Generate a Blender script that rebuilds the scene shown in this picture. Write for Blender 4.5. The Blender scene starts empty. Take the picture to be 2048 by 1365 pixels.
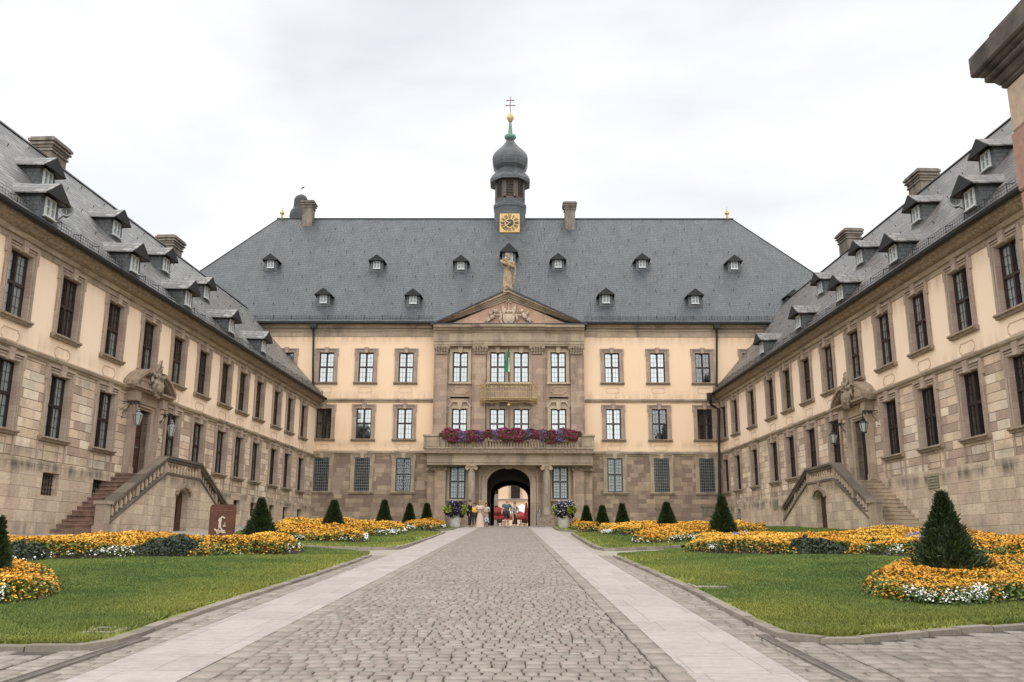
import bpy, bmesh, math, random
import numpy as np
from mathutils import Vector, Matrix
random.seed(7); rng = np.random.default_rng(7)
R = math.radians
SC = bpy.context.scene
COL = SC.collection
K = 1.2                      # working units are 1.2 m; everything is scaled once at the end
# ------------------------------------------------------------------ camera, sky, sun, exposure
F_PX, PITCH, ROLL, YAW = 1767.858, R(13.1616), R(-.2053), R(-.481)
cam = bpy.data.cameras.new("camera"); co = bpy.data.objects.new("camera", cam); COL.objects.link(co)
cam.sensor_width = 36; cam.lens = F_PX / 2048 * 36; cam.clip_start = .05; cam.clip_end = 3000
co.matrix_world = Matrix.Rotation(-YAW, 4, 'Z') @ Matrix.Rotation(math.pi/2 + PITCH, 4, 'X') @ Matrix.Rotation(-ROLL, 4, 'Z')
SC.camera = co
SC.view_settings.view_transform = 'Standard'; SC.view_settings.look = 'None'
SC.view_settings.exposure = 1.2; SC.view_settings.gamma = 1
SUN_EL, SUN_AZ = R(60), R(2)       # azimuth measured from behind the camera towards the left
w = bpy.data.worlds.new("World"); SC.world = w; w.use_nodes = True
nt = w.node_tree; nt.nodes.clear()
def wn(t, **k):
    n = nt.nodes.new(t)
    for a, b in k.items(): setattr(n, a, b)
    return n
sky = wn('ShaderNodeTexSky', sky_type='NISHITA', sun_disc=False, sun_elevation=SUN_EL, sun_rotation=math.pi + SUN_AZ)
b1 = wn('ShaderNodeBackground'); b1.inputs[1].default_value = .1; nt.links.new(sky.outputs[0], b1.inputs[0])
tc = wn('ShaderNodeTexCoord'); mp = wn('ShaderNodeMapping'); mp.inputs['Scale'].default_value = (1, 1, 2.4)
nt.links.new(tc.outputs['Generated'], mp.inputs[0])
n1 = wn('ShaderNodeTexNoise'); n1.inputs['Scale'].default_value = 1.7; n1.inputs['Detail'].default_value = 5; n1.inputs['Roughness'].default_value = .5; n1.inputs['Distortion'].default_value = .3
nt.links.new(mp.outputs[0], n1.inputs[0])
cr = wn('ShaderNodeValToRGB'); e = cr.color_ramp.elements
e[0].position = .30; e[0].color = (.30, .307, .326, 1); e[1].position = .66; e[1].color = (.52, .518, .52, 1)
m_ = e.new(.47); m_.color = (.415, .42, .431, 1)
nt.links.new(n1.outputs[0], cr.inputs[0])
b2 = wn('ShaderNodeBackground'); b2.inputs[1].default_value = 1.0; nt.links.new(cr.outputs[0], b2.inputs[0])
ms = wn('ShaderNodeMixShader'); ms.inputs[0].default_value = .94
nt.links.new(b1.outputs[0], ms.inputs[1]); nt.links.new(b2.outputs[0], ms.inputs[2])
ow = wn('ShaderNodeOutputWorld'); nt.links.new(ms.outputs[0], ow.inputs[0])
sl = bpy.data.lights.new("sun", 'SUN'); sl.energy = 1.5; sl.angle = R(130); sl.color = (1, .955, .89)
so = bpy.data.objects.new("sun", sl); COL.objects.link(so)
sd = Vector((-math.sin(SUN_AZ)*math.cos(SUN_EL), -math.cos(SUN_AZ)*math.cos(SUN_EL), math.sin(SUN_EL)))
so.rotation_euler = sd.to_track_quat('Z', 'Y').to_euler(); so.location = (0, -10, 60)

# ------------------------------------------------------------------ survey helpers (photo pixel -> surveyed point in the place)
def ray(px, py):
    x = px-1024; y = py-682.5; c, s = math.cos(ROLL), math.sin(ROLL); x, y = c*x+s*y, -s*x+c*y
    c, s = math.cos(PITCH), math.sin(PITCH); X, Y, Z = x/F_PX, c+y/F_PX*s, s-y/F_PX*c
    c, s = math.cos(YAW), math.sin(YAW); return Vector((c*X+s*Y, -s*X+c*Y, Z))
D = 56.
WG = {'L': (-12.984, R(-2.956)), 'R': (12.818, R(2.3557))}
def onY(px, py, Y=D):
    d = ray(px, py); return d*(Y/d.y)
def wing_local(w, P):
    xc, a = WG[w]; sg = 1 if w == 'L' else -1
    qx, qy = P.x-xc, P.y-D
    s = qx*math.sin(a)-qy*math.cos(a); n = sg*(qx*math.cos(a)+qy*math.sin(a)); return s, n, P.z
def on_wing(w, px, py, off=0):
    xc, a = WG[w]; sg = 1 if w == 'L' else -1
    n = Vector((math.cos(a), math.sin(a), 0))*sg; p0 = Vector((xc, D, 0))+n*off; d = ray(px, py)
    return wing_local(w, d*(n.dot(p0)/n.dot(d)))
def gz(x, y):
    b = -.97+.0413*min(max(y, -5.), 55.)
    t = max(0., abs(x)-4.)
    return b+min(t*(.022 if x < 0 else .030), .35)
def gzv(x, y):
    b = -.97+.0413*np.clip(y, -5., 55.); t = np.maximum(0., np.abs(x)-4.)
    return b+np.minimum(t*np.where(x < 0, .022, .030), .35)
def onG(px, py):
    d = ray(px, py); t = 3.; st = 1.5
    while t < 90:
        if d.z*t < gz(d.x*t, d.y*t): break
        t += .05
    lo, hi = t-.05, t
    for _ in range(12):
        m = (lo+hi)/2
        if d.z*m < gz(d.x*m, d.y*m): hi = m
        else: lo = m
    return d*hi

# ------------------------------------------------------------------ materials
class NT:
    def __init__(s, name):
        s.m = bpy.data.materials.new(name); s.m.use_nodes = True; s.t = s.m.node_tree
        s.b = s.t.nodes['Principled BSDF']
    def n(s, t, ins=(), **k):
        nd = s.t.nodes.new('ShaderNode'+t)
        for a, b in k.items(): setattr(nd, a, b)
        for i, v in (ins.items() if isinstance(ins, dict) else enumerate(ins)):
            if v is None: continue
            if isinstance(v, bpy.types.NodeSocket): s.t.links.new(v, nd.inputs[i])
            else: nd.inputs[i].default_value = v
        return nd
    def m_(s, op, a, b=None, c=None): return s.n('Math', [a, b, c], operation=op).outputs[0]
    def mr(s, v, a, b, c, d): return s.n('MapRange', [v, a, b, c, d]).outputs[0]
    def mix(s, f, a, b, mode='MIX'):
        nd = s.t.nodes.new('ShaderNodeMix'); nd.data_type = 'RGBA'; nd.blend_type = mode
        for i, v in ((0, f), (6, a), (7, b)):
            if isinstance(v, bpy.types.NodeSocket): s.t.links.new(v, nd.inputs[i])
            else: nd.inputs[i].default_value = v if i == 0 else (*v, 1)
        return nd.outputs[2]
    def ramp(s, f, cols, interp='LINEAR'):
        nd = s.n('ValToRGB', [f]); r = nd.color_ramp; r.interpolation = interp
        for i, c in enumerate(cols):
            p = i/(len(cols)-1) if interp == 'LINEAR' else i/len(cols)
            if len(c) == 4: p = c[3]
            el = r.elements[i] if i < 2 else r.elements.new(p)
            el.position = p; el.color = (*c[:3], 1)
        return nd.outputs[0]
    def uv(s): return s.n('TexCoord').outputs['UV']
    def obj(s): return s.n('TexCoord').outputs['Object']
    def noise(s, v, sc, det=4, rough=.55, dim=None):
        nd = s.n('TexNoise', {'Vector': v, 'Scale': sc, 'Detail': det, 'Roughness': rough}); return nd.outputs[0]
    def scale(s, v, sc): return s.n('Mapping', {'Vector': v, 'Scale': sc}).outputs[0]
    def set(s, **k):
        for a, v in k.items():
            a = a.replace('_', ' ')
            if isinstance(v, bpy.types.NodeSocket): s.t.links.new(v, s.b.inputs[a])
            else: s.b.inputs[a].default_value = (*v, 1) if isinstance(v, tuple) and len(v) == 3 else v
    def bump(s, h, st=.3, dist=.02, nrm=None):
        nd = s.n('Bump', {'Strength': st, 'Distance': dist, 'Height': h}); 
        if nrm: s.t.links.new(nrm, nd.inputs['Normal'])
        s.t.links.new(nd.outputs[0], s.b.inputs['Normal']); return nd.outputs[0]

STONE_K = 1.36      # brightens every stone palette below by one factor
def blocks(N, vec, bw, bh, jw, wob=.008, var=.5):
    nz = N.n('TexNoise', {'Vector': vec, 'Scale': 3., 'Detail': 2.})
    off = N.n('VectorMath', [nz.outputs[1], (.5, .5, .5)], operation='SUBTRACT').outputs[0]
    off = N.n('VectorMath', {0: off, 'Scale': wob*4}, operation='SCALE').outputs[0]
    v2 = N.n('VectorMath', [vec, off], operation='ADD').outputs[0]
    sp = N.n('SeparateXYZ', [v2]); u, v = sp.outputs[0], sp.outputs[1]
    vv = N.m_('DIVIDE', v, bh); row = N.m_('FLOOR', vv)
    w1 = N.n('TexWhiteNoise', {'W': row}, noise_dimensions='1D').outputs[0]
    bwr = N.m_('MULTIPLY_ADD', w1, bw*var, bw*(1-var/2))
    uu = N.m_('MULTIPLY_ADD', w1, 7.31, N.m_('DIVIDE', u, bwr)); colm = N.m_('FLOOR', uu)
    idv = N.n('CombineXYZ', [row, colm, 0.]).outputs[0]
    rid = N.n('TexWhiteNoise', {'Vector': idv}, noise_dimensions='2D').outputs[0]
    fv = N.m_('FRACT', vv); fu = N.m_('FRACT', uu)
    dv = N.m_('MULTIPLY', N.m_('MINIMUM', fv, N.m_('SUBTRACT', 1., fv)), bh)
    du = N.m_('MULTIPLY', N.m_('MINIMUM', fu, N.m_('SUBTRACT', 1., fu)), bwr)
    jh = N.mr(dv, 0., jw, 1., 0.); jv = N.mr(du, 0., jw, 1., 0.)
    return rid, jh, jv, fv, fu, v2

def stone(name, pal, bw=.5, bh=.28, jw=.012, hj=.7, vj=.3, dirt=.35, jc=(.12, .09, .07), rough=.85, bmp=.5, calm=.25, bands=()):
    N = NT(name); uv = N.uv(); ob = N.obj(); ml = [sum(p[i] for p in pal)/len(pal) for i in range(3)]; pal = [tuple(p[i]*(1-calm)+ml[i]*calm for i in range(3)) for p in pal]
    pal = [tuple(min(.8, (v*.84+sum(p)/3*.16)*STONE_K*t_) for v, t_ in zip(p, (1.0, 1.03, 1.0))) for p in pal]
    rid, jh, jv, fv, fu, v2 = blocks(N, uv, bw, bh, jw)
    c = N.ramp(rid, pal, 'CONSTANT')
    n1 = N.noise(N.scale(uv, (1, 3.2, 1)), 5., 5, .62)
    c = N.mix(.55, c, N.ramp(n1, [(.66, .6, .57, .3), (1., .98, .95, .48), (1.2, 1.17, 1.13, .72)]), 'MULTIPLY')
    n2 = N.noise(N.scale(ob, (1, 1, .28)), 1.1, 6, .68)
    c = N.mix(N.mr(n2, .50, .70, 0., dirt), c, (.085, .07, .06))
    for zc, wd, st in bands:                      # soot and run-off stains that sit below ledges
        zz = N.n('SeparateXYZ', [ob]).outputs[2]; f_ = N.mr(N.m_('ABSOLUTE', N.m_('SUBTRACT', zz, zc)), 0., wd, 1., 0.)
        f_ = N.m_('MULTIPLY', f_, N.mr(N.noise(N.scale(ob, (1., 1., .12)), 1.9, 5, .7), .42, .62, 0., st)); c = N.mix(f_, c, (.045, .038, .034))
    n3 = N.noise(ob, 22., 3, .6)
    c = N.mix(.35, c, N.ramp(n3, [(.72, .72, .72, .25), (1.3, 1.3, 1.3, .75)]), 'MULTIPLY')
    j = N.m_('MAXIMUM', N.m_('MULTIPLY', jh, hj), N.m_('MULTIPLY', jv, vj))
    c = N.mix(j, c, jc)
    N.set(Base_Color=c, Roughness=rough)
    h = N.m_('SUBTRACT', N.m_('MULTIPLY', n3, .25), j)
    N.bump(h, bmp, .02)
    return N.m
def plaster(name, col, dirty=.25, bands=()):
    N = NT(name); ob = N.obj()
    n1 = N.noise(ob, .35, 4, .5); n2 = N.noise(N.scale(ob, (1.6, 1.6, .22)), 2.2, 5, .6); n3 = N.noise(ob, 40., 2, .5)
    c = N.mix(N.mr(n1, .35, .65, 0., .6), col, tuple(a*b for a, b in zip(col, (.965, .93, .90))))
    c = N.mix(N.mr(n2, .56, .74, 0., dirty), c, tuple(a*b for a, b in zip(col, (.82, .66, .52))))
    for zc, wd, st in bands:
        zz = N.n('SeparateXYZ', [ob]).outputs[2]; f_ = N.mr(N.m_('ABSOLUTE', N.m_('SUBTRACT', zz, zc)), 0., wd, 1., 0.)
        f_ = N.m_('MULTIPLY', f_, N.mr(N.noise(N.scale(ob, (1., 1., .08)), 3.1, 5, .7), .40, .64, 0., st)); c = N.mix(f_, c, (.30, .20, .13))
    N.set(Base_Color=c, Roughness=.9); N.bump(n3, .12, .01); return N.m
def slate(name, cols, bw, bh, rot=0., rough=.5, lines=.75, bmp=.9, moss=.0, line_c=(.022, .025, .028)):
    N = NT(name); uv = N.uv()
    v = N.n('Mapping', {'Vector': uv, 'Rotation': (0, 0, rot)}).outputs[0]
    rid, jh, jv, fv, fu, v2 = blocks(N, v, bw, bh, bh*.11, wob=.004, var=.25)
    c = N.ramp(rid, cols)
    n1 = N.noise(N.scale(uv, (1.2, .5, 1)), 1.2, 5, .65); n2 = N.noise(uv, 9., 4, .6)
    c = N.mix(.8, c, N.ramp(n1, [(.5, .52, .52, .3), (1.35, 1.32, 1.3, .7)]), 'MULTIPLY')
    c = N.mix(.35, c, N.ramp(n2, [(.55, .55, .55), (1.35, 1.35, 1.35)]), 'MULTIPLY')
    if moss: c = N.mix(N.mr(N.noise(uv, 2.6, 6, .7), .56, .72, 0., moss), c, (.12, .105, .06))
    low = N.mr(fv, .10, .26, 1., 0.)
    j = N.m_('MAXIMUM', N.m_('MULTIPLY', low, lines), N.m_('MULTIPLY', jv, lines*.55))
    c = N.mix(j, c, line_c)
    N.set(Base_Color=c, Roughness=N.mr(n2, .3, .7, rough-.12, rough+.15))
    h = N.m_('ADD', N.m_('MULTIPLY', N.m_('SUBTRACT', 1., fv), .7), N.m_('MULTIPLY', rid, .3)); h = N.m_('SUBTRACT', h, jv)
    N.bump(h, bmp, .018); return N.m
def plain(name, col, rough=.6, metal=0., var=.25, sc=8., bmp=.15, streak=False):
    N = NT(name); ob = N.obj(); n1 = N.noise(N.scale(ob, (1, 1, .3)) if streak else ob, sc, 5, .6)
    a = 1-var; b = 1+var
    c = N.mix(1., col, N.ramp(n1, [(a, a, a, .3), (b, b, b, .7)]), 'MULTIPLY')
    N.set(Base_Color=c, Roughness=rough, Metallic=metal)
    if bmp: N.bump(n1, bmp, .01)
    return N.m
def island(name, cols, rough=.7, spread=None, trans=0., bmp=0, nz=.0, objsc=.7):
    N = NT(name); g = N.n('NewGeometry').outputs['Random Per Island']
    if nz:
        g = N.m_('ADD', N.m_('MULTIPLY', g, 1-nz), N.m_('MULTIPLY', N.mr(N.noise(N.obj(), objsc, 3, .5), .3, .7, 0., 1.), nz))
    c = N.ramp(g, cols); N.set(Base_Color=c, Roughness=rough)
    if bmp:
        n = N.noise(N.obj(), 30., 4, .6); N.bump(n, bmp, .01)
        N.set(Base_Color=N.mix(.5, c, N.ramp(n, [(.7, .7, .7, .3), (1.25, 1.25, 1.25, .7)]), 'MULTIPLY'))
    if trans: N.set(Subsurface_Weight=0.0)
    return N.m

M = {}
M['pal_base'] = stone('palace ashlar', [(.175, .118, .090), (.26, .185, .135), (.205, .142, .11), (.34, .245, .175), (.225, .152, .118), (.29, .205, .148), (.19, .125, .098)], .52, .27, .010, .55, .5, .4, calm=.1)
M['pal_cent'] = stone('pink banded ashlar', [(.35, .23, .17), (.23, .155, .12), (.37, .265, .19), (.275, .185, .14), (.325, .23, .165), (.21, .145, .115)], .8, .36, .008, .45, .25, .5, calm=.45)
M['trim'] = stone('weathered trim stone', [(.23, .175, .13), (.31, .24, .17), (.27, .20, .15), (.35, .27, .195)], .9, .8, .006, .3, .35, .7)
M['trim_pale'] = stone('pale trim stone', [(.37, .285, .21), (.33, .25, .185), (.40, .31, .23)], 1.1, .9, .006, .3, .35, .4)
M['wing_rust'] = stone('rusticated sandstone', [(.44, .32, .23), (.52, .385, .275), (.30, .21, .165), (.57, .46, .365), (.42, .31, .23), (.48, .355, .255), (.34, .235, .185), (.46, .375, .305), (.52, .40, .30)], .62, .283, .014, 1., .3, .3, jc=(.07, .05, .035), bmp=.9, calm=.0, bands=[(5.25, .4, .35), (2.75, .3, .4)])
M['wing_plinth'] = stone('plinth ashlar', [(.36, .27, .195), (.44, .34, .25), (.33, .25, .19), (.47, .36, .27), (.39, .28, .21)], .60, .34, .012, .6, .5, .5, jc=(.13, .10, .075), bmp=.7, bands=[(2.32, .30, .85), (.5, .55, .45)])
M['win_stone'] = stone('red window stone', [(.24, .168, .138), (.29, .21, .17), (.26, .18, .148), (.32, .24, .19)], .9, .7, .006, .25, .25, .45)
M['plaster_p'] = plaster('apricot plaster', (.86, .65, .455), .25, [(13.35, .6, .45), (9.42, .5, .4), (6.35, .35, .4)])
M['plaster_w'] = plaster('cream plaster', (.90, .725, .56), .22, [(8.75, .5, .4), (5.95, .4, .35)])
M['slate_p'] = slate('palace slate', [(.054, .063, .072), (.071, .082, .091), (.061, .071, .080), (.080, .091, .100)], .26, .235, R(7), .45, .95)
M['slate_w'] = slate('old wing slate', [(.095, .093, .09), (.205, .20, .192), (.14, .137, .132), (.30, .292, .28)], .32, .26, R(-9), .38, .95, 1., .25)
M['slate_w2'] = slate('old wing slate east', [(.085, .078, .075), (.165, .15, .142), (.115, .106, .10), (.22, .20, .188)], .32, .26, R(9), .4, .95, 1., .1)
M['slate_d'] = slate('dormer slate', [(.07, .08, .085), (.10, .112, .118), (.085, .095, .10)], .17, .14, 0, .5, .7)
M['slate_t'] = slate('turret slate', [(.055, .064, .072), (.085, .097, .105), (.068, .079, .087)], .16, .15, 0, .42, .8)
M['dark'] = plain('dark lead', (.028, .03, .033), .45, .2)
M['gutter'] = plain('gutter metal', (.02, .023, .023), .5, .5)
M['wood_dark'] = plain('dark window wood', (.018, .011, .010), .5)
M['wood_red'] = plain('red brown window wood', (.032, .016, .013), .5)
M['wood_white'] = plain('white painted wood', (.55, .57, .57), .5)
M['door'] = plain('oak door', (.055, .023, .016), .5, 0, .4, 6)
M['iron'] = plain('iron', (.035, .038, .04), .5, .6)
M['grille'] = plain('grey iron grille', (.20, .24, .24), .5, .4)
M['gold'] = plain('gilding', (.46, .32, .13), .4, .6, .3, 10)
M['gold_old'] = plain('old gilding', (.50, .36, .16), .45, .45, .5, 18)
M['copper'] = plain('green copper', (.12, .24, .18), .6, .2, .4)
M['sculpt'] = plain('carved stone', (.40, .32, .22), .85, 0, .5, 7, .5)
M['sculpt_pale'] = plain('pale carved stone', (.50, .40, .31), .85, 0, .35, 9, .4)
M['sculpt_dark'] = plain('dark carved stone', (.27, .21, .155), .85, 0, .5, 9, .5)
M['corten'] = plain('rusted steel', (.095, .034, .018), .75, 0, .45, 4, .2)
M['steel'] = plain('galvanised steel', (.26, .27, .27), .5, .5); M['corona'] = stone('blackened cornice stone', [(.085, .065, .05), (.14, .105, .078), (.065, .05, .04)], .9, .8, .006, .3, .3, .8)
M['curtain'] = None
def glass(name='window glass', base=.07):
    N = NT(name); f = N.n('Fresnel', [1.55]).outputs[0]
    nz = N.noise(N.obj(), 2.5, 2, .5); bp = N.n('Bump', {'Strength': .12, 'Distance': .02, 'Height': nz}).outputs[0]
    g = N.n('BsdfGlossy', {'Color': (.9, .95, .97, 1), 'Roughness': .03, 'Normal': bp}); tr = N.n('BsdfTransparent', {'Color': (.88, .92, .92, 1)})
    ff = N.m_('MINIMUM', N.m_('MULTIPLY_ADD', f, 1.8, base), .85)
    mx = N.n('MixShader', [ff, tr.outputs[0], g.outputs[0]]); N.t.links.new(mx.outputs[0], N.t.nodes['Material Output'].inputs[0]); return N.m
M['column'] = stone('grey brown column stone', [(.24, .195, .145), (.28, .225, .17), (.21, .165, .125)], .9, .8, .004, .1, .1, .7); M['glass'] = glass(); M['glass_p'] = glass('sky reflecting window glass', .24)
def folds(name, c1, c2):
    N = NT(name); sp = N.n('SeparateXYZ', [N.obj()]); s = N.m_('SINE', N.m_('MULTIPLY', sp.outputs[0], 75.)); n = N.noise(N.obj(), 4., 3)
    N.set(Base_Color=N.mix(N.mr(N.m_('MULTIPLY_ADD', s, .35, n), 0., 1., 0., 1.), c1, c2), Roughness=.9); N.bump(s, .4, .02); return N.m
M['curtain'] = folds('curtain cloth', (.60, .64, .65), (.80, .84, .84))
M['reflection_blind'] = folds('white blind', (.60, .63, .63), (.70, .73, .73))  # pale cloth also standing in for sky mirrored in the palace panes
M['room'] = plain('dim room', (.035, .026, .022), .9, 0, .5, 3)
M['leaf_dark'] = island('yew foliage', [(.006, .014, .004), (.014, .032, .008), (.045, .075, .014), (.010, .022, .006), (.025, .05, .010)], .6, nz=.45, objsc=3.5)
M['leaf_green'] = island('bedding foliage', [(.05, .10, .015), (.11, .17, .025), (.03, .06, .012), (.17, .19, .03)], .6, nz=.3)
M['leaf_black'] = island('dark purple foliage', [(.012, .024, .008), (.03, .055, .016), (.014, .012, .02), (.02, .035, .01), (.05, .08, .02)], .55)
M['leaf_lime'] = island('lime foliage', [(.25, .36, .02), (.40, .50, .04), (.18, .28, .02)], .6)
M['fl_orange'] = island('orange blossoms', [(.36, .115, .004), (.56, .24, .006), (.66, .34, .010), (.45, .165, .005), (.72, .41, .02), (.30, .11, .006), (.62, .30, .008)], .65, nz=.45, objsc=.9)
M['fl_yellow'] = island('yellow blossoms', [(.74, .40, .03), (.78, .48, .06), (.70, .34, .02)], .65)
M['fl_white'] = island('white blossoms', [(.70, .71, .66), (.86, .86, .82), (.78, .79, .73)], .65)
M['fl_blue'] = island('violet blossoms', [(.20, .19, .42), (.30, .28, .52), (.15, .12, .34)], .65)
M['fl_mag'] = island('crimson petunias', [(.16, .005, .06), (.32, .010, .10), (.48, .03, .17), (.09, .004, .04), (.38, .012, .16)], .6, nz=.5, objsc=1.2)
M['fl_vio'] = island('violet petunias', [(.20, .13, .50), (.34, .26, .62), (.13, .08, .36)], .6)
M['soil'] = plain('bed soil', (.028, .02, .013), .95, 0, .4, 20)
M['sett'] = island('granite sett', [(.165, .142, .12), (.275, .245, .21), (.22, .19, .16), (.31, .275, .24), (.25, .21, .18), (.19, .165, .14)], .75, bmp=.35, nz=.35, objsc=.45)
M['sett_pale'] = island('pale sett', [(.21, .18, .155), (.30, .262, .228), (.255, .222, .19), (.185, .16, .135)], .75, bmp=.3, nz=.3, objsc=.5)
M['kerbstone'] = island('kerb stone', [(.20, .172, .14), (.27, .235, .195), (.16, .138, .112)], .85, bmp=.6)
M['chimney'] = plain('sooty chimney stone', (.17, .145, .12), .9, 0, .55, 3, .5, True); M['joint'] = plain('joint sand', (.065, .055, .043), .95, 0, .4, 3)
M['courtyard'] = stone('courtyard setts', [(.22, .193, .163), (.28, .248, .215), (.25, .22, .187)], .17, .13, .010, .5, .5, .15, jc=(.11, .09, .075), bmp=.5)
M['slab'] = stone('pink granite slab', [(.262, .225, .217), (.295, .255, .247), (.245, .21, .202), (.28, .242, .233)], .46, .62, .009, .55, .55, .07, jc=(.16, .13, .11), bmp=.2, rough=.7)

# ------------------------------------------------------------------ mesh builder
class MB:
    def __init__(s): s.v = []; s.f = []; s.m = []
    def add(s, vs, fs, m=0):
        o = len(s.v); s.v += [tuple(p) for p in vs]; s.f += [tuple(i+o for i in f) for f in fs]; s.m += [m]*len(fs)
    def box(s, x0, x1, y0, y1, z0, z1, m=0):
        s.add([(x0,y0,z0),(x1,y0,z0),(x1,y1,z0),(x0,y1,z0),(x0,y0,z1),(x1,y0,z1),(x1,y1,z1),(x0,y1,z1)],
              [(0,3,2,1),(4,5,6,7),(0,1,5,4),(1,2,6,5),(2,3,7,6),(3,0,4,7)], m)
    def obox(s, c, ax, ay, az, m=0):
        c, ax, ay, az = map(Vector, (c, ax, ay, az)); vs = []
        for k in (-1, 1):
            for i, j in ((-1,-1),(1,-1),(1,1),(-1,1)): vs.append(c+ax*i+ay*j+az*k)
        s.add(vs, [(0,3,2,1),(4,5,6,7),(0,1,5,4),(1,2,6,5),(2,3,7,6),(3,0,4,7)], m)
    def bar(s, p, q, w, h=None, m=0, up=(0,0,1)):
        p, q = Vector(p), Vector(q); d = q-p; L = d.length
        if L < 1e-6: return
        d.normalize(); u = Vector(up)
        if abs(d.dot(u)) > .98: u = Vector((1,0,0))
        a = d.cross(u).normalized(); b = a.cross(d); h = h or w
        s.obox((p+q)/2, d*L/2, a*w/2, b*h/2, m)
    def prism(s, poly, ax, a0, a1, m=0):   # poly in the two other axes, extruded along axis ax
        n = len(poly)
        def P(c, a): return {'x': (a, c[0], c[1]), 'y': (c[0], a, c[1]), 'z': (c[0], c[1], a)}[ax]
        vs = [P(c, a0) for c in poly]+[P(c, a1) for c in poly]
        fs = [tuple(range(n))[::-1], tuple(range(n, 2*n))]+[(i, (i+1) % n, (i+1) % n+n, i+n) for i in range(n)]
        s.add(vs, fs, m)
    def lathe(s, prof, c=(0,0), n=12, rot=0., m=0, sx=1., sy=1., cap=True):
        vs = []; fs = []; k = len(prof)
        for r, z in prof:
            for i in range(n):
                a = rot+2*math.pi*i/n; vs.append((c[0]+r*sx*math.cos(a), c[1]+r*sy*math.sin(a), z))
        for j in range(k-1):
            for i in range(n): fs.append((j*n+i, j*n+(i+1) % n, (j+1)*n+(i+1) % n, (j+1)*n+i))
        if cap: fs += [tuple(range(n))[::-1], tuple((k-1)*n+i for i in range(n))]
        s.add(vs, fs, m)
    def tube(s, pts, r, n=6, m=0, r2=None):
        pts = [Vector(p) for p in pts]; vs = []; fs = []; k = len(pts)
        for j, p in enumerate(pts):
            d = (pts[min(j+1, k-1)]-pts[max(j-1, 0)]).normalized()
            u = Vector((0,0,1)) if abs(d.z) < .9 else Vector((1,0,0)); a = d.cross(u).normalized(); b = d.cross(a)
            rr = (r+(r2-r)*j/(k-1)) if r2 is not None else (r[j] if isinstance(r, (list, tuple)) else r)
            for i in range(n):
                t = 2*math.pi*i/n; vs.append(p+a*math.cos(t)*rr+b*math.sin(t)*rr)
        for j in range(k-1):
            for i in range(n): fs.append((j*n+i, j*n+(i+1) % n, (j+1)*n+(i+1) % n, (j+1)*n+i))
        fs += [tuple(range(n))[::-1], tuple((k-1)*n+i for i in range(n))]
        s.add(vs, fs, m)
    def ball(s, c, r, m=0, n=10, sx=1, sy=1, sz=1):
        k = max(4, n//2); prof = [(max(r*math.sin(math.pi*j/k), 1e-4), -r*math.cos(math.pi*j/k)) for j in range(k+1)]
        b = MB(); b.lathe(prof, n=n); s.add([(c[0]+x*sx, c[1]+y*sy, c[2]+z*sz) for x, y, z in b.v], b.f, m)
    def build(s, name, mats, parent=None, smooth=False, recalc=True, bevel=0):
        me = bpy.data.meshes.new(name); me.from_pydata(s.v, [], s.f)
        if not isinstance(mats, (list, tuple)): mats = [mats]
        for m in mats: me.materials.append(M[m] if isinstance(m, str) else m)
        if len(mats) > 1: me.polygons.foreach_set('material_index', s.m)
        if recalc:
            bm = bmesh.new(); bm.from_mesh(me); bmesh.ops.recalc_face_normals(bm, faces=bm.faces); bm.to_mesh(me); bm.free()
        set_uv(me)
        if smooth: me.polygons.foreach_set('use_smooth', [True]*len(me.polygons))
        me.update()
        o = link(name, me, parent)
        if bevel:
            b = o.modifiers.new('bevel', 'BEVEL'); b.width = bevel; b.segments = 1; b.limit_method = 'ANGLE'
        return o
def set_uv(me):
    nl = len(me.loops)
    if not nl: return
    co_ = np.empty(len(me.vertices)*3, 'f'); me.vertices.foreach_get('co', co_); co_ = co_.reshape(-1, 3)
    vi = np.empty(nl, 'i'); me.loops.foreach_get('vertex_index', vi)
    nf = len(me.polygons); nr = np.empty(nf*3, 'f'); me.polygons.foreach_get('normal', nr); nr = nr.reshape(-1, 3)
    lt = np.empty(nf, 'i'); me.polygons.foreach_get('loop_total', lt)
    n = np.repeat(nr, lt, axis=0); p = co_[vi]
    u = np.stack([-n[:, 1], n[:, 0], np.zeros(nl)], 1); L = np.linalg.norm(u, axis=1); flat = L < .25
    u[flat] = (1, 0, 0); L[flat] = 1; u /= L[:, None]; v = np.cross(n, u); v[flat] = (0, 1, 0)
    sg = np.where(np.abs(u[:, 0]) > np.abs(u[:, 1]), np.sign(u[:, 0]), np.sign(u[:, 1])); u *= sg[:, None]
    v *= np.where(v[:, 2] < -.01, -1, 1)[:, None]
    uv = np.stack([(p*u).sum(1), (p*v).sum(1)], 1).astype('f')
    me.uv_layers.new(name='UVMap'); me.uv_layers[0].data.foreach_set('uv', uv.ravel())
def link(name, data, parent=None):
    o = bpy.data.objects.new(name, data); COL.objects.link(o)
    if parent is not None: o.parent = parent
    return o
def tag(o, label=None, cat=None, group=None, kind=None):
    if label: o['label'] = label
    if cat: o['category'] = cat
    if group: o['group'] = group
    if kind: o['kind'] = kind
    return o
def empty(name, loc=(0,0,0), rz=0., label=None, cat=None, group=None):
    o = link(name, None); o.location = loc; o.rotation_euler = (0, 0, rz); o.empty_display_size = .2
    return tag(o, label, cat, group)
def dup(o, parent=None):
    c = o.copy(); COL.objects.link(c); c.parent = parent
    for ch in list(o.children): dup(ch, c)
    return c
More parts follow.
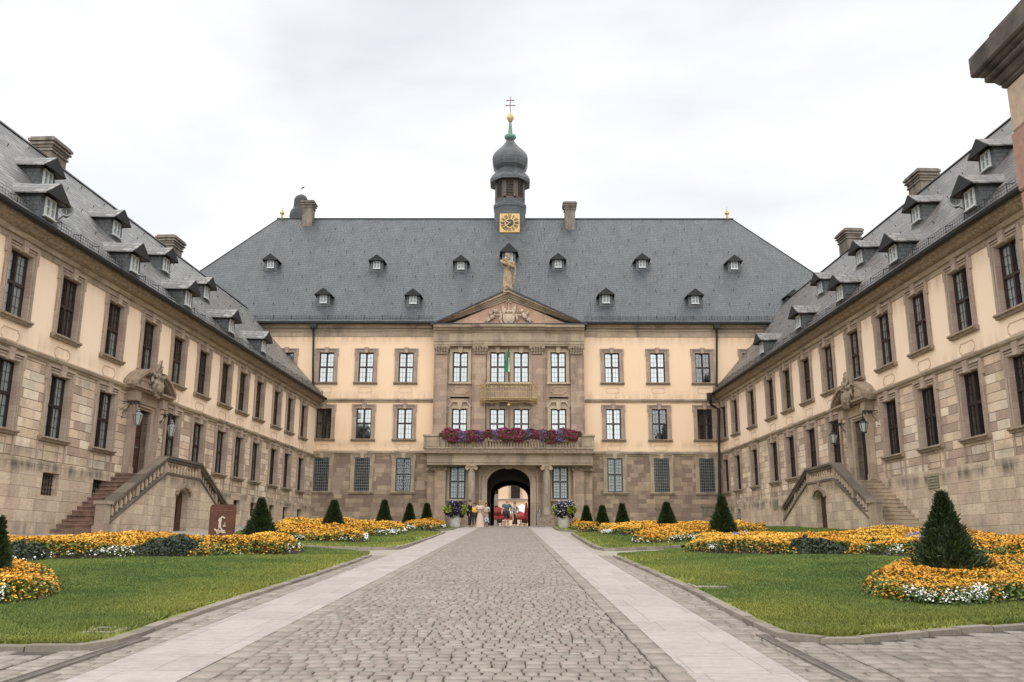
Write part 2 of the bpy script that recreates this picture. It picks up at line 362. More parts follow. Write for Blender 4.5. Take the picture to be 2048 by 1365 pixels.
def bulk(name, V, nper, mat, parent=None, attr=None, kind=None):   # V: (N, nper, 3) separate polygons, fast
    V = np.asarray(V, 'f'); n = len(V); me = bpy.data.meshes.new(name)
    me.vertices.add(n*nper); me.vertices.foreach_set('co', V.ravel())
    me.loops.add(n*nper); me.loops.foreach_set('vertex_index', np.arange(n*nper, dtype='i'))
    me.polygons.add(n); me.polygons.foreach_set('loop_start', np.arange(0, n*nper, nper, dtype='i'))
    me.update(calc_edges=True); me.materials.append(M[mat] if isinstance(mat, str) else mat)
    if attr is not None:
        a = me.attributes.new('dry', 'FLOAT', 'POINT'); a.data.foreach_set('value', np.repeat(np.asarray(attr, 'f'), nper))
    o = link(name, me, parent)
    if kind: o['kind'] = kind
    return o
def rnd_polys(P, size, k, tilt=.6, stretch=1.):
    """k-gons of radius size at points P (N,3), normals mostly up, tilted by tilt"""
    n = len(P); nz = np.stack([rng.normal(0, tilt, n), rng.normal(0, tilt, n)-.15, np.ones(n)], 1); nz /= np.linalg.norm(nz, axis=1)[:, None]
    a = np.cross(nz, rng.normal(size=(n, 3))); a /= np.linalg.norm(a, axis=1)[:, None]; b = np.cross(nz, a)
    s = (np.asarray(size)*rng.uniform(.7, 1.25, n))[:, None, None]
    t = np.arange(k)*2*np.pi/k
    return P[:, None, :]+s*(np.cos(t)[None, :, None]*a[:, None, :]*stretch+np.sin(t)[None, :, None]*b[:, None, :])
def vnoise(x, y, sc, seed=0):
    r = np.random.default_rng(seed); g = r.random((64, 64)); x = np.asarray(x)*sc; y = np.asarray(y)*sc
    xi = np.floor(x).astype(int); yi = np.floor(y).astype(int); fx = x-xi; fy = y-yi; fx = fx*fx*(3-2*fx); fy = fy*fy*(3-2*fy)
    G = lambda i, j: g[i % 64, j % 64]
    return (G(xi, yi)*(1-fx)+G(xi+1, yi)*fx)*(1-fy)+(G(xi, yi+1)*(1-fx)+G(xi+1, yi+1)*fx)*fy
def inpoly(x, y, poly):
    x = np.asarray(x); y = np.asarray(y); r = np.zeros(x.shape, bool); n = len(poly)
    for i in range(n):
        x0, y0 = poly[i]; x1, y1 = poly[(i+1) % n]
        c = ((y0 > y) != (y1 > y)) & (x < (x1-x0)*(y-y0)/((y1-y0) or 1e-9)+x0); r ^= c
    return r
def edist(x, y, poly, closed=True):
    d = np.full(np.shape(x), 1e9); n = len(poly)
    for i in range(n if closed else n-1):
        x0, y0 = poly[i]; x1, y1 = poly[(i+1) % n]; dx, dy = x1-x0, y1-y0; L = dx*dx+dy*dy+1e-12
        t = np.clip(((x-x0)*dx+(y-y0)*dy)/L, 0, 1); d = np.minimum(d, np.hypot(x-x0-t*dx, y-y0-t*dy))
    return d
# ------------------------------------------------------------------ window template
def panel_outline(b, cx, cz, hw, hh, cut, y, m=0, t=.022, d=.014):
    if cut:
        P = [(-hw, -hh+cut), (-hw+cut, -hh+cut), (-hw+cut, -hh), (hw-cut, -hh), (hw-cut, -hh+cut), (hw, -hh+cut), (hw, hh-cut), (hw-cut, hh-cut), (hw-cut, hh), (-hw+cut, hh), (-hw+cut, hh-cut), (-hw, hh-cut)]
    else: P = [(-hw, -hh), (hw, -hh), (hw, hh), (-hw, hh)]
    for i in range(len(P)):
        p, q = P[i], P[(i+1) % len(P)]; b.bar((cx+p[0], y-d/2, cz+p[1]), (cx+q[0], y-d/2, cz+q[1]), t, d, m, up=(0, 1, 0))
TEMPL = []
def make_window(stone_m='win_stone', wood='wood_red', cover=None, grille=False, panel=None, glass_p=False, H=1.95, hw=.48, deep=.15, surround=True, strip=.235):
    b = MB(); y0 = deep
    for sx in (-1, 1): b.box(*sorted((sx*hw, sx*(hw-.055))), y0-.04, y0+.03, 0, H)
    b.box(-hw+.055, hw-.055, y0-.04, y0+.03, 0, .055); b.box(-hw+.055, hw-.055, y0-.04, y0+.03, H-.05, H)
    b.box(-.04, .04, y0-.065, y0+.025, .055, H-.05); zt = H*.52
    for sx in (-1, 1): b.box(*sorted((sx*.05, sx*(hw-.055))), y0-.06, y0+.02, zt-.045, zt+.045)
    for sx in (-1, 1):
        for (a, c) in ((.055, zt-.045), (zt+.045, H-.05)):   # casement frames + lead bars
            x0, x1 = .04, hw-.055
            b.box(*sorted((sx*x0, sx*(x0+.016))), y0-.03, y0+.015, a, c); b.box(*sorted((sx*(x1-.016), sx*x1)), y0-.03, y0+.015, a, c)
            xm = (x0+x1)/2; b.box(*sorted((sx*(xm-.006), sx*(xm+.006))), y0-.012, y0+.004, a, c)
            for k in (1, 2):
                zz = a+(c-a)*k/3; b.box(*sorted((sx*(x0+.016), sx*(x1-.016))), y0-.012, y0+.004, zz-.006, zz+.006)
    o = b.build('window', wood); TEMPL.append(o)
    g = MB(); g.add([(-hw+.02, y0+.006, .02), (hw-.02, y0+.006, .02), (hw-.02, y0+.006, H-.02), (-hw+.02, y0+.006, H-.02)], [(0, 1, 2, 3)])
    g.build('pane', 'glass_p' if glass_p else 'glass', o, recalc=False)
    if cover:
        c = MB(); z0, z1, xs = {'full': (.03, H-.03, ((-hw+.05, hw-.05),)), 'sides': (.03, H-.03, ((-hw+.03, -.10), (.10, hw-.03))),
                   'top': (H*.42, H-.03, ((-hw+.05, hw-.05),)), 'left': (.03, H-.03, ((-hw+.03, -.02),)), 'low': (.03, H*.5, ((0, hw-.04),)), 'reflection_blind': (.03, H-.03, ((-hw+.04, hw-.04),))}[cover]  # top: pale upper part painted as mirrored sky above a mirrored building
        for xa, xb in xs:
            n = max(4, int((xb-xa)/.03)); P = [(xa+(xb-xa)*i/n, y0+.035+.012*math.sin(i*1.9+xa)) for i in range(n+1)]
            c.add([(x, y, z) for z in (z0, z1) for x, y in P], [(i, i+1, n+2+i, n+1+i) for i in range(n)])
        c.build('reflection_blind' if cover == 'reflection_blind' else 'curtain', 'reflection_blind' if cover == 'reflection_blind' or cover == 'top' else 'curtain', o, recalc=False, smooth=True)
    if surround:
        s = MB(); W = hw+strip
        for sx in (-1, 1):
            s.box(*sorted((sx*hw, sx*W)), -.05, deep-.03, 0, H)
            s.box(*sorted((sx*(W-.075), sx*(W+.012))), -.085, -.05, 0, H-.2)
            s.box(*sorted((sx*(hw+.01), sx*(hw+.06))), -.07, -.05, 0, H)
            s.box(*sorted((sx*(W-.075), sx*(W+.055))), -.095, -.0, H-.2, H+.27)      # ear
        s.box(-W, W, -.05, deep-.03, H, H+.24)
        for k, (za, zb, d) in enumerate(((H+.02, H+.07, .07), (H+.11, H+.155, .085), (H+.19, H+.27, .115))):
            s.box(-W+.075-.02*k, -.13, -d, -.05, za, zb); s.box(.13, W-.075+.02*k, -d, -.05, za, zb)
        s.prism([(-.10, H-.03), (.10, H-.03), (.14, H+.33), (-.14, H+.33)], 'y', -.16, -.02)   # keystone
        if panel == 'oct': pb = MB(); panel_outline(pb, 0, -.52, .42, .17, .07, 0, 0, .026, .012); pb.build('apron_panel', 'panel_line', o)
        if panel == 'rect':
            panel_outline(s, 0, -.46, .40, .24, 0, 0, t=.03, d=.02)
            for sx in (-1, 1): s.box(*sorted((sx*(W-.02), sx*(W+.05))), -.045, .01, -.78, -.14)
        s.build('stone_surround', [stone_m], o)
        l = MB(); l.prism([(.0, .0), (-.17, 0), (-.185, -.055), (-.12, -.085), (-.10, -.14), (0, -.14)], 'x', -W-.06, W+.06)
        l.box(-hw, hw, 0, deep+.02, -.1, -.0)
        l.build('sill', [stone_m if stone_m != 'win_stone' else 'sculpt_dark'], o)
    if grille:
        g = MB()
        for i in range(7):
            x = -hw+.08+(2*hw-.16)*i/6; g.bar((x, -.0, .01), (x, -.0, H-.01), .022, .022)
        for i in range(12):
            z = .08+(H-.16)*i/11; g.bar((-hw, -.0, z), (hw, -.0, z), .022, .03)
        g.build('iron_grille', 'grille', o)
    return o
def put(parent, t, x, z, y=0., sc=1.):
    o = dup(t, parent); o.location = (x, y, z); o.scale = (sc,)*3; return o

def wall_mesh(b, x0, x1, z0, z1, ops, y=0., m=0, deep=.3):
    xs = sorted({x0, x1, *[v for o in ops for v in (o[0], o[1]) if x0 < v < x1]}); zs = sorted({z0, z1, *[v for o in ops for v in (o[2], o[3]) if z0 < v < z1]})
    for i in range(len(xs)-1):
        for j in range(len(zs)-1):
            cx, cz = (xs[i]+xs[i+1])/2, (zs[j]+zs[j+1])/2
            if any(o[0] < cx < o[1] and o[2] < cz < o[3] for o in ops): continue
            b.add([(xs[i], y, zs[j]), (xs[i+1], y, zs[j]), (xs[i+1], y, zs[j+1]), (xs[i], y, zs[j+1])], [(0, 1, 2, 3)], m)
    for (a, c, d, e) in ops:
        d2, e2 = max(d, z0), min(e, z1)
        b.add([(a, y, d2), (a, y+deep, d2), (a, y+deep, e2), (a, y, e2)], [(0, 1, 2, 3)], m)
        b.add([(c, y, d2), (c, y, e2), (c, y+deep, e2), (c, y+deep, d2)], [(0, 1, 2, 3)], m)
        if e <= z1: b.add([(a, y, e), (a, y+deep, e), (c, y+deep, e), (c, y, e)], [(0, 1, 2, 3)], m)
        if d >= z0: b.add([(a, y, d), (c, y, d), (c, y+deep, d), (a, y+deep, d)], [(0, 1, 2, 3)], m)

# ------------------------------------------------------------------ dormer template (front at y=0, base z=0)
M['black_board'] = plain('black gable board', (.010, .011, .012), .7)  # near-black board across the whole gable triangle
def make_dormer(sc=1., slate_m='slate_d', roof_m='slate_d', panes=(2, 2), big=False):
    hw, hh = .43, .80
    b = MB(); b.prism([(-.56, -.12), (-.47, .1), (-hw, .25), (-hw, hh), (hw, hh), (hw, .25), (.47, .1), (.56, -.12)], 'y', 0, 1.5)
    o = b.build('dormer', slate_m)
    r = MB(); ns = 6; rh = .43; ew = .56        # low gable roof, ridge swept up into the slope
    def prof(y, lift, wd): return [(-wd, y, hh-.03+lift), (-wd, y, hh-.07+lift), (0, y, hh+rh-.06+lift), (wd, y, hh-.07+lift), (wd, y, hh-.03+lift), (0, y, hh+rh+lift)]
    vs = []; fs = []; Y = [-.24, .1, .5, .9, 1.3, 1.75]
    for k, y in enumerate(Y): vs += prof(y, .16*max(0, (y-.3)/1.4)**1.7, ew+.02*k)
    for k in range(len(Y)-1):
        for i in range(6): fs.append((k*6+i, k*6+(i+1) % 6, (k+1)*6+(i+1) % 6, (k+1)*6+i))
    r.add(vs, fs); r.add([vs[i] for i in range(6)], [(0, 1, 2, 5), (5, 2, 3, 4)])
    r.build('dormer_roof', roof_m, o)
    g = MB(); g.prism([(-ew-.012, hh-.06), (ew+.012, hh-.06), (ew+.012, hh-.035), (0, hh+rh-.015), (-ew-.012, hh-.035)], 'y', -.27, -.215); g.build('gable_board', 'black_board', o)
    w = MB(); x0, z0, x1, z1 = -.235, .22, .235, .80-.04
    w.box(x0, x0+.045, -.05, .0, z0, z1); w.box(x1-.045, x1, -.05, 0, z0, z1); w.box(x0+.045, x1-.045, -.05, 0, z0, z0+.05); w.box(x0+.045, x1-.045, -.05, 0, z1-.045, z1)
    w.box(-.028, .028, -.055, -.005, z0+.05, z1-.045)
    n = panes[1]
    for k in range(1, n):
        zz = z0+.05+(z1-z0-.095)*k/n
        w.box(x0+.045, -.028, -.045, -.01, zz-.012, zz+.012); w.box(.028, x1-.045, -.045, -.01, zz-.012, zz+.012)
    w.box(x0-.03, x1+.03, -.09, 0, z0-.035, z0)
    wo = w.build('dormer_window', 'wood_white', o)
    o.scale = (sc,)*3; TEMPL.append(o)
    gm = MB(); gm.add([(x0+.04, -.012, z0+.04), (x1-.04, -.012, z0+.04), (x1-.04, -.012, z1-.04), (x0+.04, -.012, z1-.04)], [(0, 1, 2, 3)]); 
    M.setdefault('dorm_glass', plain('dormer glass', (.20, .23, .24), .08, 0, .3, 3, 0))
    o2 = gm.build('dormer_pane', 'dorm_glass', o, recalc=False)
    return o
def chimney(parent, x, y, z0, z1, wx=1.15, wy=.8, name='chimney'):
    b = MB(); b.box(x-wx/2, x+wx/2, y-wy/2, y+wy/2, z0, z1-.45); o = b.build(name, 'chimney', parent)
    c = MB()
    for k, (za, zb, e) in enumerate(((-.60, -.52, .06), (-.45, -.34, .05), (-.34, -.27, .13), (-.27, -.19, .07), (-.19, -.08, .16), (-.08, 0, .10), (0., .03, -.02))):
        if za < -.5: c.box(x-wx/2-e, x+wx/2+e, y-wy/2-e, y+wy/2+e, z1+za, z1+zb)
        else: c.box(x-wx/2-e, x+wx/2+e, y-wy/2-e, y+wy/2+e, z1+za, z1+zb)
    c.build('chimney_cap', 'chimney', o)
    return o
def carved_blob(b, c, size, n, seed, flat=.5, r=.12):
    rr = random.Random(seed)
    for i in range(n):
        a = rr.uniform(0, 2*math.pi); q = math.sqrt(rr.random()); rad = r*rr.uniform(.5, 1.15)
        b.ball((c[0]+math.cos(a)*q*size[0], c[1]-rr.random()*flat*size[0]*.5, c[2]+math.sin(a)*q*size[1]), rad, 0, 7, rr.uniform(.5, 1.1), .8, rr.uniform(.7, 1.6))
def cartouche(parent, x, z, s=1., y=-.35, name='cartouche', seed=3, mat='sculpt'):
    b = MB()
    b.ball((x, y, z), .42*s, 0, 14, .85, .45, 1.15)                         # shield
    b.ball((x, y-.1, z-.03*s), .30*s, 0, 12, .85, .5, 1.1)
    for sx in (-1, 1):                                                       # scrolls and putti at the sides
        b.tube([(x+sx*.30*s, y, z-.42*s), (x+sx*.46*s, y-.05, z-.2*s), (x+sx*.42*s, y-.08, z+.12*s), (x+sx*.5*s, y, z+.34*s), (x+sx*.36*s, y-.06, z+.46*s)], .075*s, 7)
        b.ball((x+sx*.48*s, y-.06, z+.5*s), .11*s, 0, 9); b.tube([(x+sx*.5*s, y, z+.42*s), (x+sx*.55*s, y-.02, z+.15*s), (x+sx*.66*s, y, z-.02*s)], .08*s, 7, r2=.05*s)
        b.tube([(x+sx*.2*s, y-.05, z+.45*s), (x+sx*.28*s, y-.1, z+.65*s), (x+sx*.2*s, y-.04, z+.82*s)], .06*s, 6, r2=.035*s)
    carved_blob(b, (x, y-.02, z+.62*s), (.36*s, .30*s), 40, seed, .5, .085*s); carved_blob(b, (x, y, z-.42*s), (.3*s, .12*s), 10, seed+1, .4, .09*s)
    for k, (dx, dz, hh_) in enumerate(((-.16, .80, .22), (-.02, .86, .36), (.12, .84, .42), (.24, .74, .24), (-.28, .62, .18))): b.tube([(x+dx*s, y-.04, z+dz*s), (x+(dx+.03)*s, y-.06, z+(dz+hh_)*s)], [.07*s, .05*s], 6); b.ball((x+(dx+.04)*s, y-.06, z+(dz+hh_)*s), .055*s, 0, 6)
    return b.build(name, mat, parent, smooth=True)

BAL = None
def baluster_mesh(h=.5, r=.065):
    b = MB(); b.lathe([(r, 0), (r, .05*h), (r*.55, .1*h), (r*1.0, .25*h), (r*.95, .36*h), (r*.45, .58*h), (r*.42, .78*h), (r*.7, .84*h), (r*.5, .88*h), (r, .95*h), (r, h)], n=8)
    me = bpy.data.meshes.new('baluster'); me.from_pydata(b.v, [], b.f); me.materials.append(M['trim_pale']); set_uv(me); me.polygons.foreach_set('use_smooth', [True]*len(me.polygons)); return me
BALM = baluster_mesh()
def baluster(parent, x, y, z, h=.5):
    o = link('baluster', BALM, parent); o.location = (x, y, z); o.scale = (1, 1, h/.5); return o

# ------------------------------------------------------------------ the two wings
def build_wing(w, label):
    xc, a = WG[w]; sg = -1 if w == 'L' else 1
    root = empty('wing_building', (xc, D, 0), (R(90)+a) if w == 'L' else (a-R(90)), label, 'building')
    S = lambda s: sg*s
    def bx(b, s0, s1, y0, y1, z0, z1, m=0): x0, x1 = sorted((S(s0), S(s1))); b.box(x0, x1, y0, y1, z0, z1, m)
    q = dict(L=dict(Gs=3.25, Us=6.44, sc=1., pl=2.50, c0=5.54, cor=8.76, ev=9.22, ang=47., bz=2.19, b0=1.50, sl='slate_w',
                    up=[31.5, 28.8, 25.87, 23.2, 20.58, 18., 15.38, 13.1, 10.7, 7.87, 5.46, 2.77], door=23.2, th=2.55,
                    gr=[31.5, 28.8, 25.87, 20.58, 18., 15.38, 13.1, 10.7, 7.87, 5.46, 2.77], base=[28.72, 25.79, 12.9, 10.57, 7.7, 5.35, 2.65]),
             R=dict(Gs=3.36, Us=6.68, sc=1.035, pl=2.58, c0=5.74, cor=9.06, ev=9.52, ang=49., bz=2.19, b0=1.5, sl='slate_w2',
                    up=[34.35, 31.6, 28.95, 26.2, 23.5, 20.74, 17.98, 15.29, 12.6, 10.05, 6.7, 3.4, .84], door=20.8, th=2.58,
                    gr=[34.35, 31.6, 28.95, 26.2, 23.42, 18.11, 15.36, 12.6, 10.05, 6.7, 3.4, .84], base=[]))[w]
    sc = q['sc']; LEN = 41.
    # openings
    opU = [tuple(sorted((S(s-.56*sc), S(s+.56*sc))))+(q['Us']-.02, q['Us']+1.97*sc) for s in q['up']]
    opG = [tuple(sorted((S(s-.56*sc), S(s+.56*sc))))+(q['Gs']-.02, q['Gs']+1.97*sc) for s in q['gr']]
    dw = .57; opD = tuple(sorted((S(q['door']-dw), S(q['door']+dw))))+(q['th'], q['th']+2.42)
    opB = [tuple(sorted((S(s-.44), S(s+.44))))+(q['b0'], q['bz']) for s in q['base']]
    slits = []
    if w == 'R':
        slits = [on_wing('R', 1400+408/4.877, 780+1185/4.877)[0]]
        opB += [tuple(sorted((S(s-.28), S(s+.28))))+(1.45, 2.25) for s in slits]
    x0, x1 = sorted((S(-.0), S(LEN)))
    b = MB(); wall_mesh(b, x0, x1, q['c0'], q['cor']+.1, opU); b.build('upper_wall', 'plaster_w', root, recalc=False)
    b = MB(); wall_mesh(b, x0, x1, q['pl'], q['c0'], opG+[opD]); b.build('ground_floor_wall', 'wing_rust', root, recalc=False)
    b = MB(); wall_mesh(b, x0, x1, -1.6, q['pl'], opB, y=-.07, deep=.5)
    b.add([(x0, -.07, q['pl']), (x1, -.07, q['pl']), (x1, 0, q['pl']), (x0, 0, q['pl'])], [(0, 1, 2, 3)]); b.build('plinth', 'wing_plinth', root, recalc=False)
    b = MB(); b.add([(x0, .9, -1), (x1, .9, -1), (x1, .9, 9), (x0, .9, 9)], [(0, 1, 2, 3)])
    b.box(x0, x1, .31, .9, 5.6, 5.8); b.build('inner_wall', 'room', root, recalc=False)
    b = MB(); b.box(x0, x1, 10.9, 11., -1.6, q['ev']); xe = S(LEN); b.box(*sorted((xe, xe+sg*.1)), 0, 11., -1.6, q['ev']); b.build('back_wall', 'plaster_w', root)
    # string course, frieze, cornice, gutter
    c0 = q['c0']; b = MB(); b.prism([(0, c0-.06), (-.05, c0-.06), (-.06, c0), (-.13, c0+.03), (-.16, c0+.10), (-.15, c0+.14), (0, c0+.20)], 'x', x0, x1)
    b.build('string_course', 'trim', root)
    z = q['cor']; b = MB()
    b.prism([(0, z-.16), (-.04, z-.16), (-.045, z-.06), (-.02, z-.055), (-.02, z+.02), (-.09, z+.04), (-.13, z+.12), (-.15, z+.18), (0, z+.18)], 'x', x0, x1)
    b.build('cornice', 'trim', root)
    b = MB(); b.prism([(0, z+.183), (-.20, z+.183), (-.30, z+.22), (-.38, z+.30), (-.47, z+.33), (-.50, z+.44), (0, z+.44)], 'x', x0, x1); b.build('eaves_moulding', 'sculpt_dark', root)
    b = MB(); e = q['ev']; b.prism([(-.50, e-.03), (-.60, e-.07), (-.69, e-.02), (-.70, e+.07), (-.66, e+.075), (-.50, e+.03)], 'x', *sorted((S(-.0), S(LEN)))); b.build('gutter', 'gutter', root)
    # roof
    t = math.tan(R(q['ang'])); zr = e+t*(5.2+.62); b = MB(); xa, xb = sorted((S(-3.5), S(LEN+.3)))
    b.prism([(-.62, e-.01), (-.62, e+.05), (5.2, zr+.05), (11.6, e+.05), (11.6, e-.01)], 'x', xa, xb)
    roof = b.build('roof', q['sl'], root)
    b = MB(); b.prism([(5.02, zr-.07), (5.2, zr+.12), (5.38, zr-.07)], 'x', *sorted((S(-3.), S(LEN+.3)))); b.build('ridge_cap', 'dark', roof)
    b = MB(); zg = lambda y: e+.05+t*(y+.62)
    for i in range(int(LEN/.14)):
        x = S(i*.14+.1); b.bar((x, -.40, zg(-.40)-.02), (x, -.40, zg(-.40)+.22), .007)
        if i % 8 == 0: b.bar((x, -.40, zg(-.40)-.02), (x, -.40, zg(-.4)+.26), .018); b.bar((x, -.40, zg(-.4)+.22), (x, -.15, zg(-.15)), .02)
    for dz in (.04, .14, .24): b.bar((S(.1), -.40, zg(-.4)+dz), (S(LEN), -.40, zg(-.4)+dz), .009)
    b.build('snow_guard', 'gutter', roof)
    b = MB(); rr = random.Random(5)
    for row in range(4):
        for i in range(22):
            s = 1.5+i*1.9+(row % 2)*.9; y = .9+row*1.2; b.bar((S(s), y, zg(y)-.02), (S(s), y-.05, zg(y)+.09), .02)
    b.build('roof_hooks', 'gutter', roof)['kind'] = 'stuff'
    # dormers
    def on_roof(px, py):
        n = Vector((math.cos(a), math.sin(a), 0))*(-sg); p0 = Vector((xc, D, e+.05))+n*.62; N_ = n*math.sin(R(q['ang']))+Vector((0, 0, math.cos(R(q['ang'])))); d = ray(px, py)
        return wing_local(w, d*(N_.dot(p0)/N_.dot(d)))
    pts = {'L': [(97, 423), (267, 532), (375, 601), (462, 652), (527, 690), (92, 363), (230.6, 462), (330, 535), (412, 588)],
           'R': [(1939, 389), (1786, 500), (1680, 581), (1597, 638), (1524, 690), (1970, 313), (1831, 421), (1718.5, 507), (1640, 569)]}[w]
    def solve(px, py):
        lo_, hi_ = -5., .6
        for _ in range(30):
            n = (lo_+hi_)/2; s, _, z_ = on_wing(w, px, py, n)
            if z_-zg(-n) > .53: lo_, hi_ = lo_, n
            else: lo_, hi_ = n, hi_
        return s, n
    sol = [solve(*p) for p in pts]; print(w, 'dormers', [(round(s_, 1), round(n_, 2)) for s_, n_ in sol])
    for i, p in enumerate(pts):
        n = sol[i][1]*.5+.5*float(np.median([v[1] for v in (sol[:5] if i < 5 else sol[5:])])); s = on_wing(w, *p, n)[0]; o = dup(DORMW[w], root); o.scale = (1.08,)*3; o.location = (S(s), -n, zg(-n)-.05)
        q.setdefault('dorm', []).append((s, -n, zg(-n)))
    for px, py, zt in {'L': [(95, 335, 290), (338, 520, 480)], 'R': [(1845, 385, 338), (1701, 512, 455)]}[w]:
        s, n, z_ = on_wing(w, px, py, -5.6); zz = on_wing(w, px, zt, -5.6)[2]
        chimney(root, S(s), 5.6, zr-1.2, zz)
    # windows
    rr = random.Random(11 if w == 'L' else 23)
    covU = {'L': ['sides', None, 'low', 'low', 'low', None, None, None, None, None, None, None], 'R': ['sides', 'sides', 'sides', 'sides', 'sides', 'sides', 'sides', None, None, None, None, None, None]}[w]
    covG = {'L': ['sides', 'sides', 'sides', 'sides', 'sides', 'sides', 'sides', 'sides', None, None, None], 'R': [None]*12}[w]
    for s, c in zip(q['up'], covU): put(root, WT[('wing', c)], S(s), q['Us'], 0, sc)
    for s, c in zip(q['gr'], covG): put(root, WT[('wingG', c)], S(s), q['Gs'], 0, sc)
    # basement gratings
    for s in q['base']:
        b = MB()
        for i in range(6): xx = S(s)-.38+.152*i; b.bar((xx, .12, q['b0']), (xx, .12, q['bz']), .022)
        for i in range(5): zz = q['b0']+.07+i*.137; b.bar((S(s)-.44, .12, zz), (S(s)+.44, .12, zz), .022)
        o = b.build('basement_grille', 'iron', root); g = MB(); g.box(S(s)-.5, S(s)+.5, .42, .45, q['b0']-.1, q['bz']+.1); g.build('basement_pane', 'room', o)
    for s in slits:
        g = MB(); g.box(S(s)-.3, S(s)+.3, .3, .33, 1.4, 2.3); g.build('basement_opening', 'room', root)
    if w == 'R':                                                   # slatted vents low in the wall
        for (ax, ay, bx_, by) in ((1540+1728/5.39, 860+452/5.39, 1540+1868/5.39, 860+590/5.39), (1540+62/5.39, 860+738/5.39, 1540+122/5.39, 860+835/5.39)):
            s0, _, z1_ = on_wing('R', ax, ay); s1, _, z0_ = on_wing('R', bx_, by); b = MB(); xx = sorted((S(s0), S(s1)))
            b.box(xx[0], xx[1], -.09, -.06, z0_, z1_); 
            for k in range(5): zz = z0_+(z1_-z0_)*(k+.5)/5; b.prism([(-.09, zz-.03), (-.12, zz-.04), (-.09, zz+.05)], 'x', xx[0]+.03, xx[1]-.03)
            b.build('slatted_vent', plain('vent slats', (.22, .20, .13), .8), root)
    # portal
    dc = S(q['door']); th = q['th']; b = MB()
    for sx in (-1, 1):
        b.box(*sorted((dc+sx*.57, dc+sx*.80)), -.12, .3, th, th+2.42); b.box(*sorted((dc+sx*.80, dc+sx*1.06)), -.22, .0, th, th+2.62)
        b.box(*sorted((dc+sx*.84, dc+sx*.92)), -.27, -.22, th+.2, th+2.62); b.box(*sorted((dc+sx*.78, dc+sx*1.1)), -.28, 0, th, th+.22)
        b.prism([(dc+sx*.88, th+2.62), (dc+sx*1.2, th+2.62), (dc+sx*1.32, th+3.0), (dc+sx*.88, th+3.0)], 'y', -.38, 0)
    b.box(dc-.8, dc+.8, -.12, .3, th+2.42, th+2.62); b.box(dc-1.06, dc+1.06, -.18, 0, th+2.62, th+3.0); b.box(dc-.5, dc+.5, -.2, -.12, th+2.5, th+2.56)
    b.box(dc-1.0, dc+1.0, -.35, -.0, th-.16, th)
    sur = b.build('portal_surround', 'win_stone' if w == 'L' else 'trim', root)
    for sx in (-1, 1):                                             # broken segmental pediment
        b = MB()
        b.box(*sorted((dc+sx*.35, dc+sx*1.52)), -.46, 0, th+3.0, th+3.07); b.box(*sorted((dc+sx*.38, dc+sx*1.62)), -.54, 0, th+3.07, th+3.15)
        P = [(dc+sx*(1.60-1.12*math.sin(t_)), th+3.13+.75*(1-math.cos(t_))*1.25) for t_ in np.linspace(0, 1.2, 9)]
        P = [(dc+sx*x_, th+3.13+z_) for x_, z_ in ((1.62, 0), (1.52, .12), (1.38, .25), (1.2, .38), (1.02, .48), (.84, .56), (.68, .61), (.56, .635), (.46, .65))]
        for i in range(8):
            (xa_, za_), (xb_, zb_) = P[i], P[i+1]; b.prism([(xa_, za_), (xb_, zb_), (xb_, zb_+.13), (xa_, za_+.13)], 'y', -.56, 0)
            b.prism([(xa_, za_-.10), (xb_, zb_-.10), (xb_, zb_), (xa_, za_)], 'y', -.44, 0)
        b.prism([(dc+sx*.66, th+3.15)]+[(x_, z_-.05) for x_, z_ in P[::-1]], 'y', -.16, 0)
        b.build('pediment_half', 'sculpt_dark', sur)
    cartouche(sur, dc, th+3.32, .80, -.48, seed=3 if w == 'L' else 8, mat='carved')
    b = MB(); b.box(dc-.57, dc+.57, .22, .28, th, th+2.42)
    for sx in (-1, 1):
        for (za, zb) in ((.12, .62), (.72, 1.35), (1.45, 2.1)): b.box(*sorted((dc+sx*.08, dc+sx*.48)), .19, .22, th+za, th+zb)
    b.box(dc-.02, dc+.02, .18, .22, th, th+2.2)
    dr = b.build('door', 'door' if w == 'L' else plain('dark door', (.02, .015, .014), .5), root)
    b = MB(); b.bar((dc+.1, .12, th+1.05), (dc+.22, .12, th+1.05), .03); b.ball((dc+.1, .15, th+1.05), .035); b.build('door_handle', 'steel', dr)
    # little carved mask beside the door
    mx, _, mz = on_wing(w, *{'L': (313, 884), 'R': (1697, 886)}[w]); b = MB(); b.ball((S(mx), -.06, mz), .13, 0, 10, .8, .6, 1.15); b.ball((S(mx)+.0, -.13, mz+.01), .05, 0, 7); b.ball((S(mx), -.11, mz-.1), .06, 0, 7, 1, 1, .5)
    b.build('carved_mask', 'sculpt', root, smooth=True)
    # staircase
    st = {'L': dict(n0=28.42, c0=24.57, c1=21.65, n1=17.9, zl=th-.05, zc=3.13, zn=1.32, g0=.36, g1=.80, zn1=1.40, cd=23.08, cz0=.50, cz1=2.05),
          'R': dict(n0=25.15, c0=22.03, c1=19.25, n1=16.0, zl=th-.05, zc=3.20, zn=1.60, g0=.76, g1=1.08, zn1=1.83, cd=20.55, cz0=.84, cz1=2.20)}[w]
    yf, yi = -1.80, -1.55; cd = st['cd']; dz = .62
    P = [(S(st['n0']), -.4), (S(st['n0']), st['zn']-dz-.02), (S(st['c0']), st['zc']-dz), (S(st['c1']), st['zc']-dz), (S(st['n1']), st['zn1']-dz-.02), (S(st['n1']), -.4), (S(cd-.53), -.4), (S(cd-.53), st['cz1']-.28)]
    P += [(S(cd)-S(1)*.53*math.cos(t_), st['cz1']-.28+.28*math.sin(t_)) for t_ in np.linspace(0, math.pi, 9)[1:-1]]+[(S(cd+.53), st['cz1']-.28), (S(cd+.53), -.4)]
    b = MB(); b.prism(P, 'y', yf, yi); stair = b.build('staircase', 'wing_plinth', root)
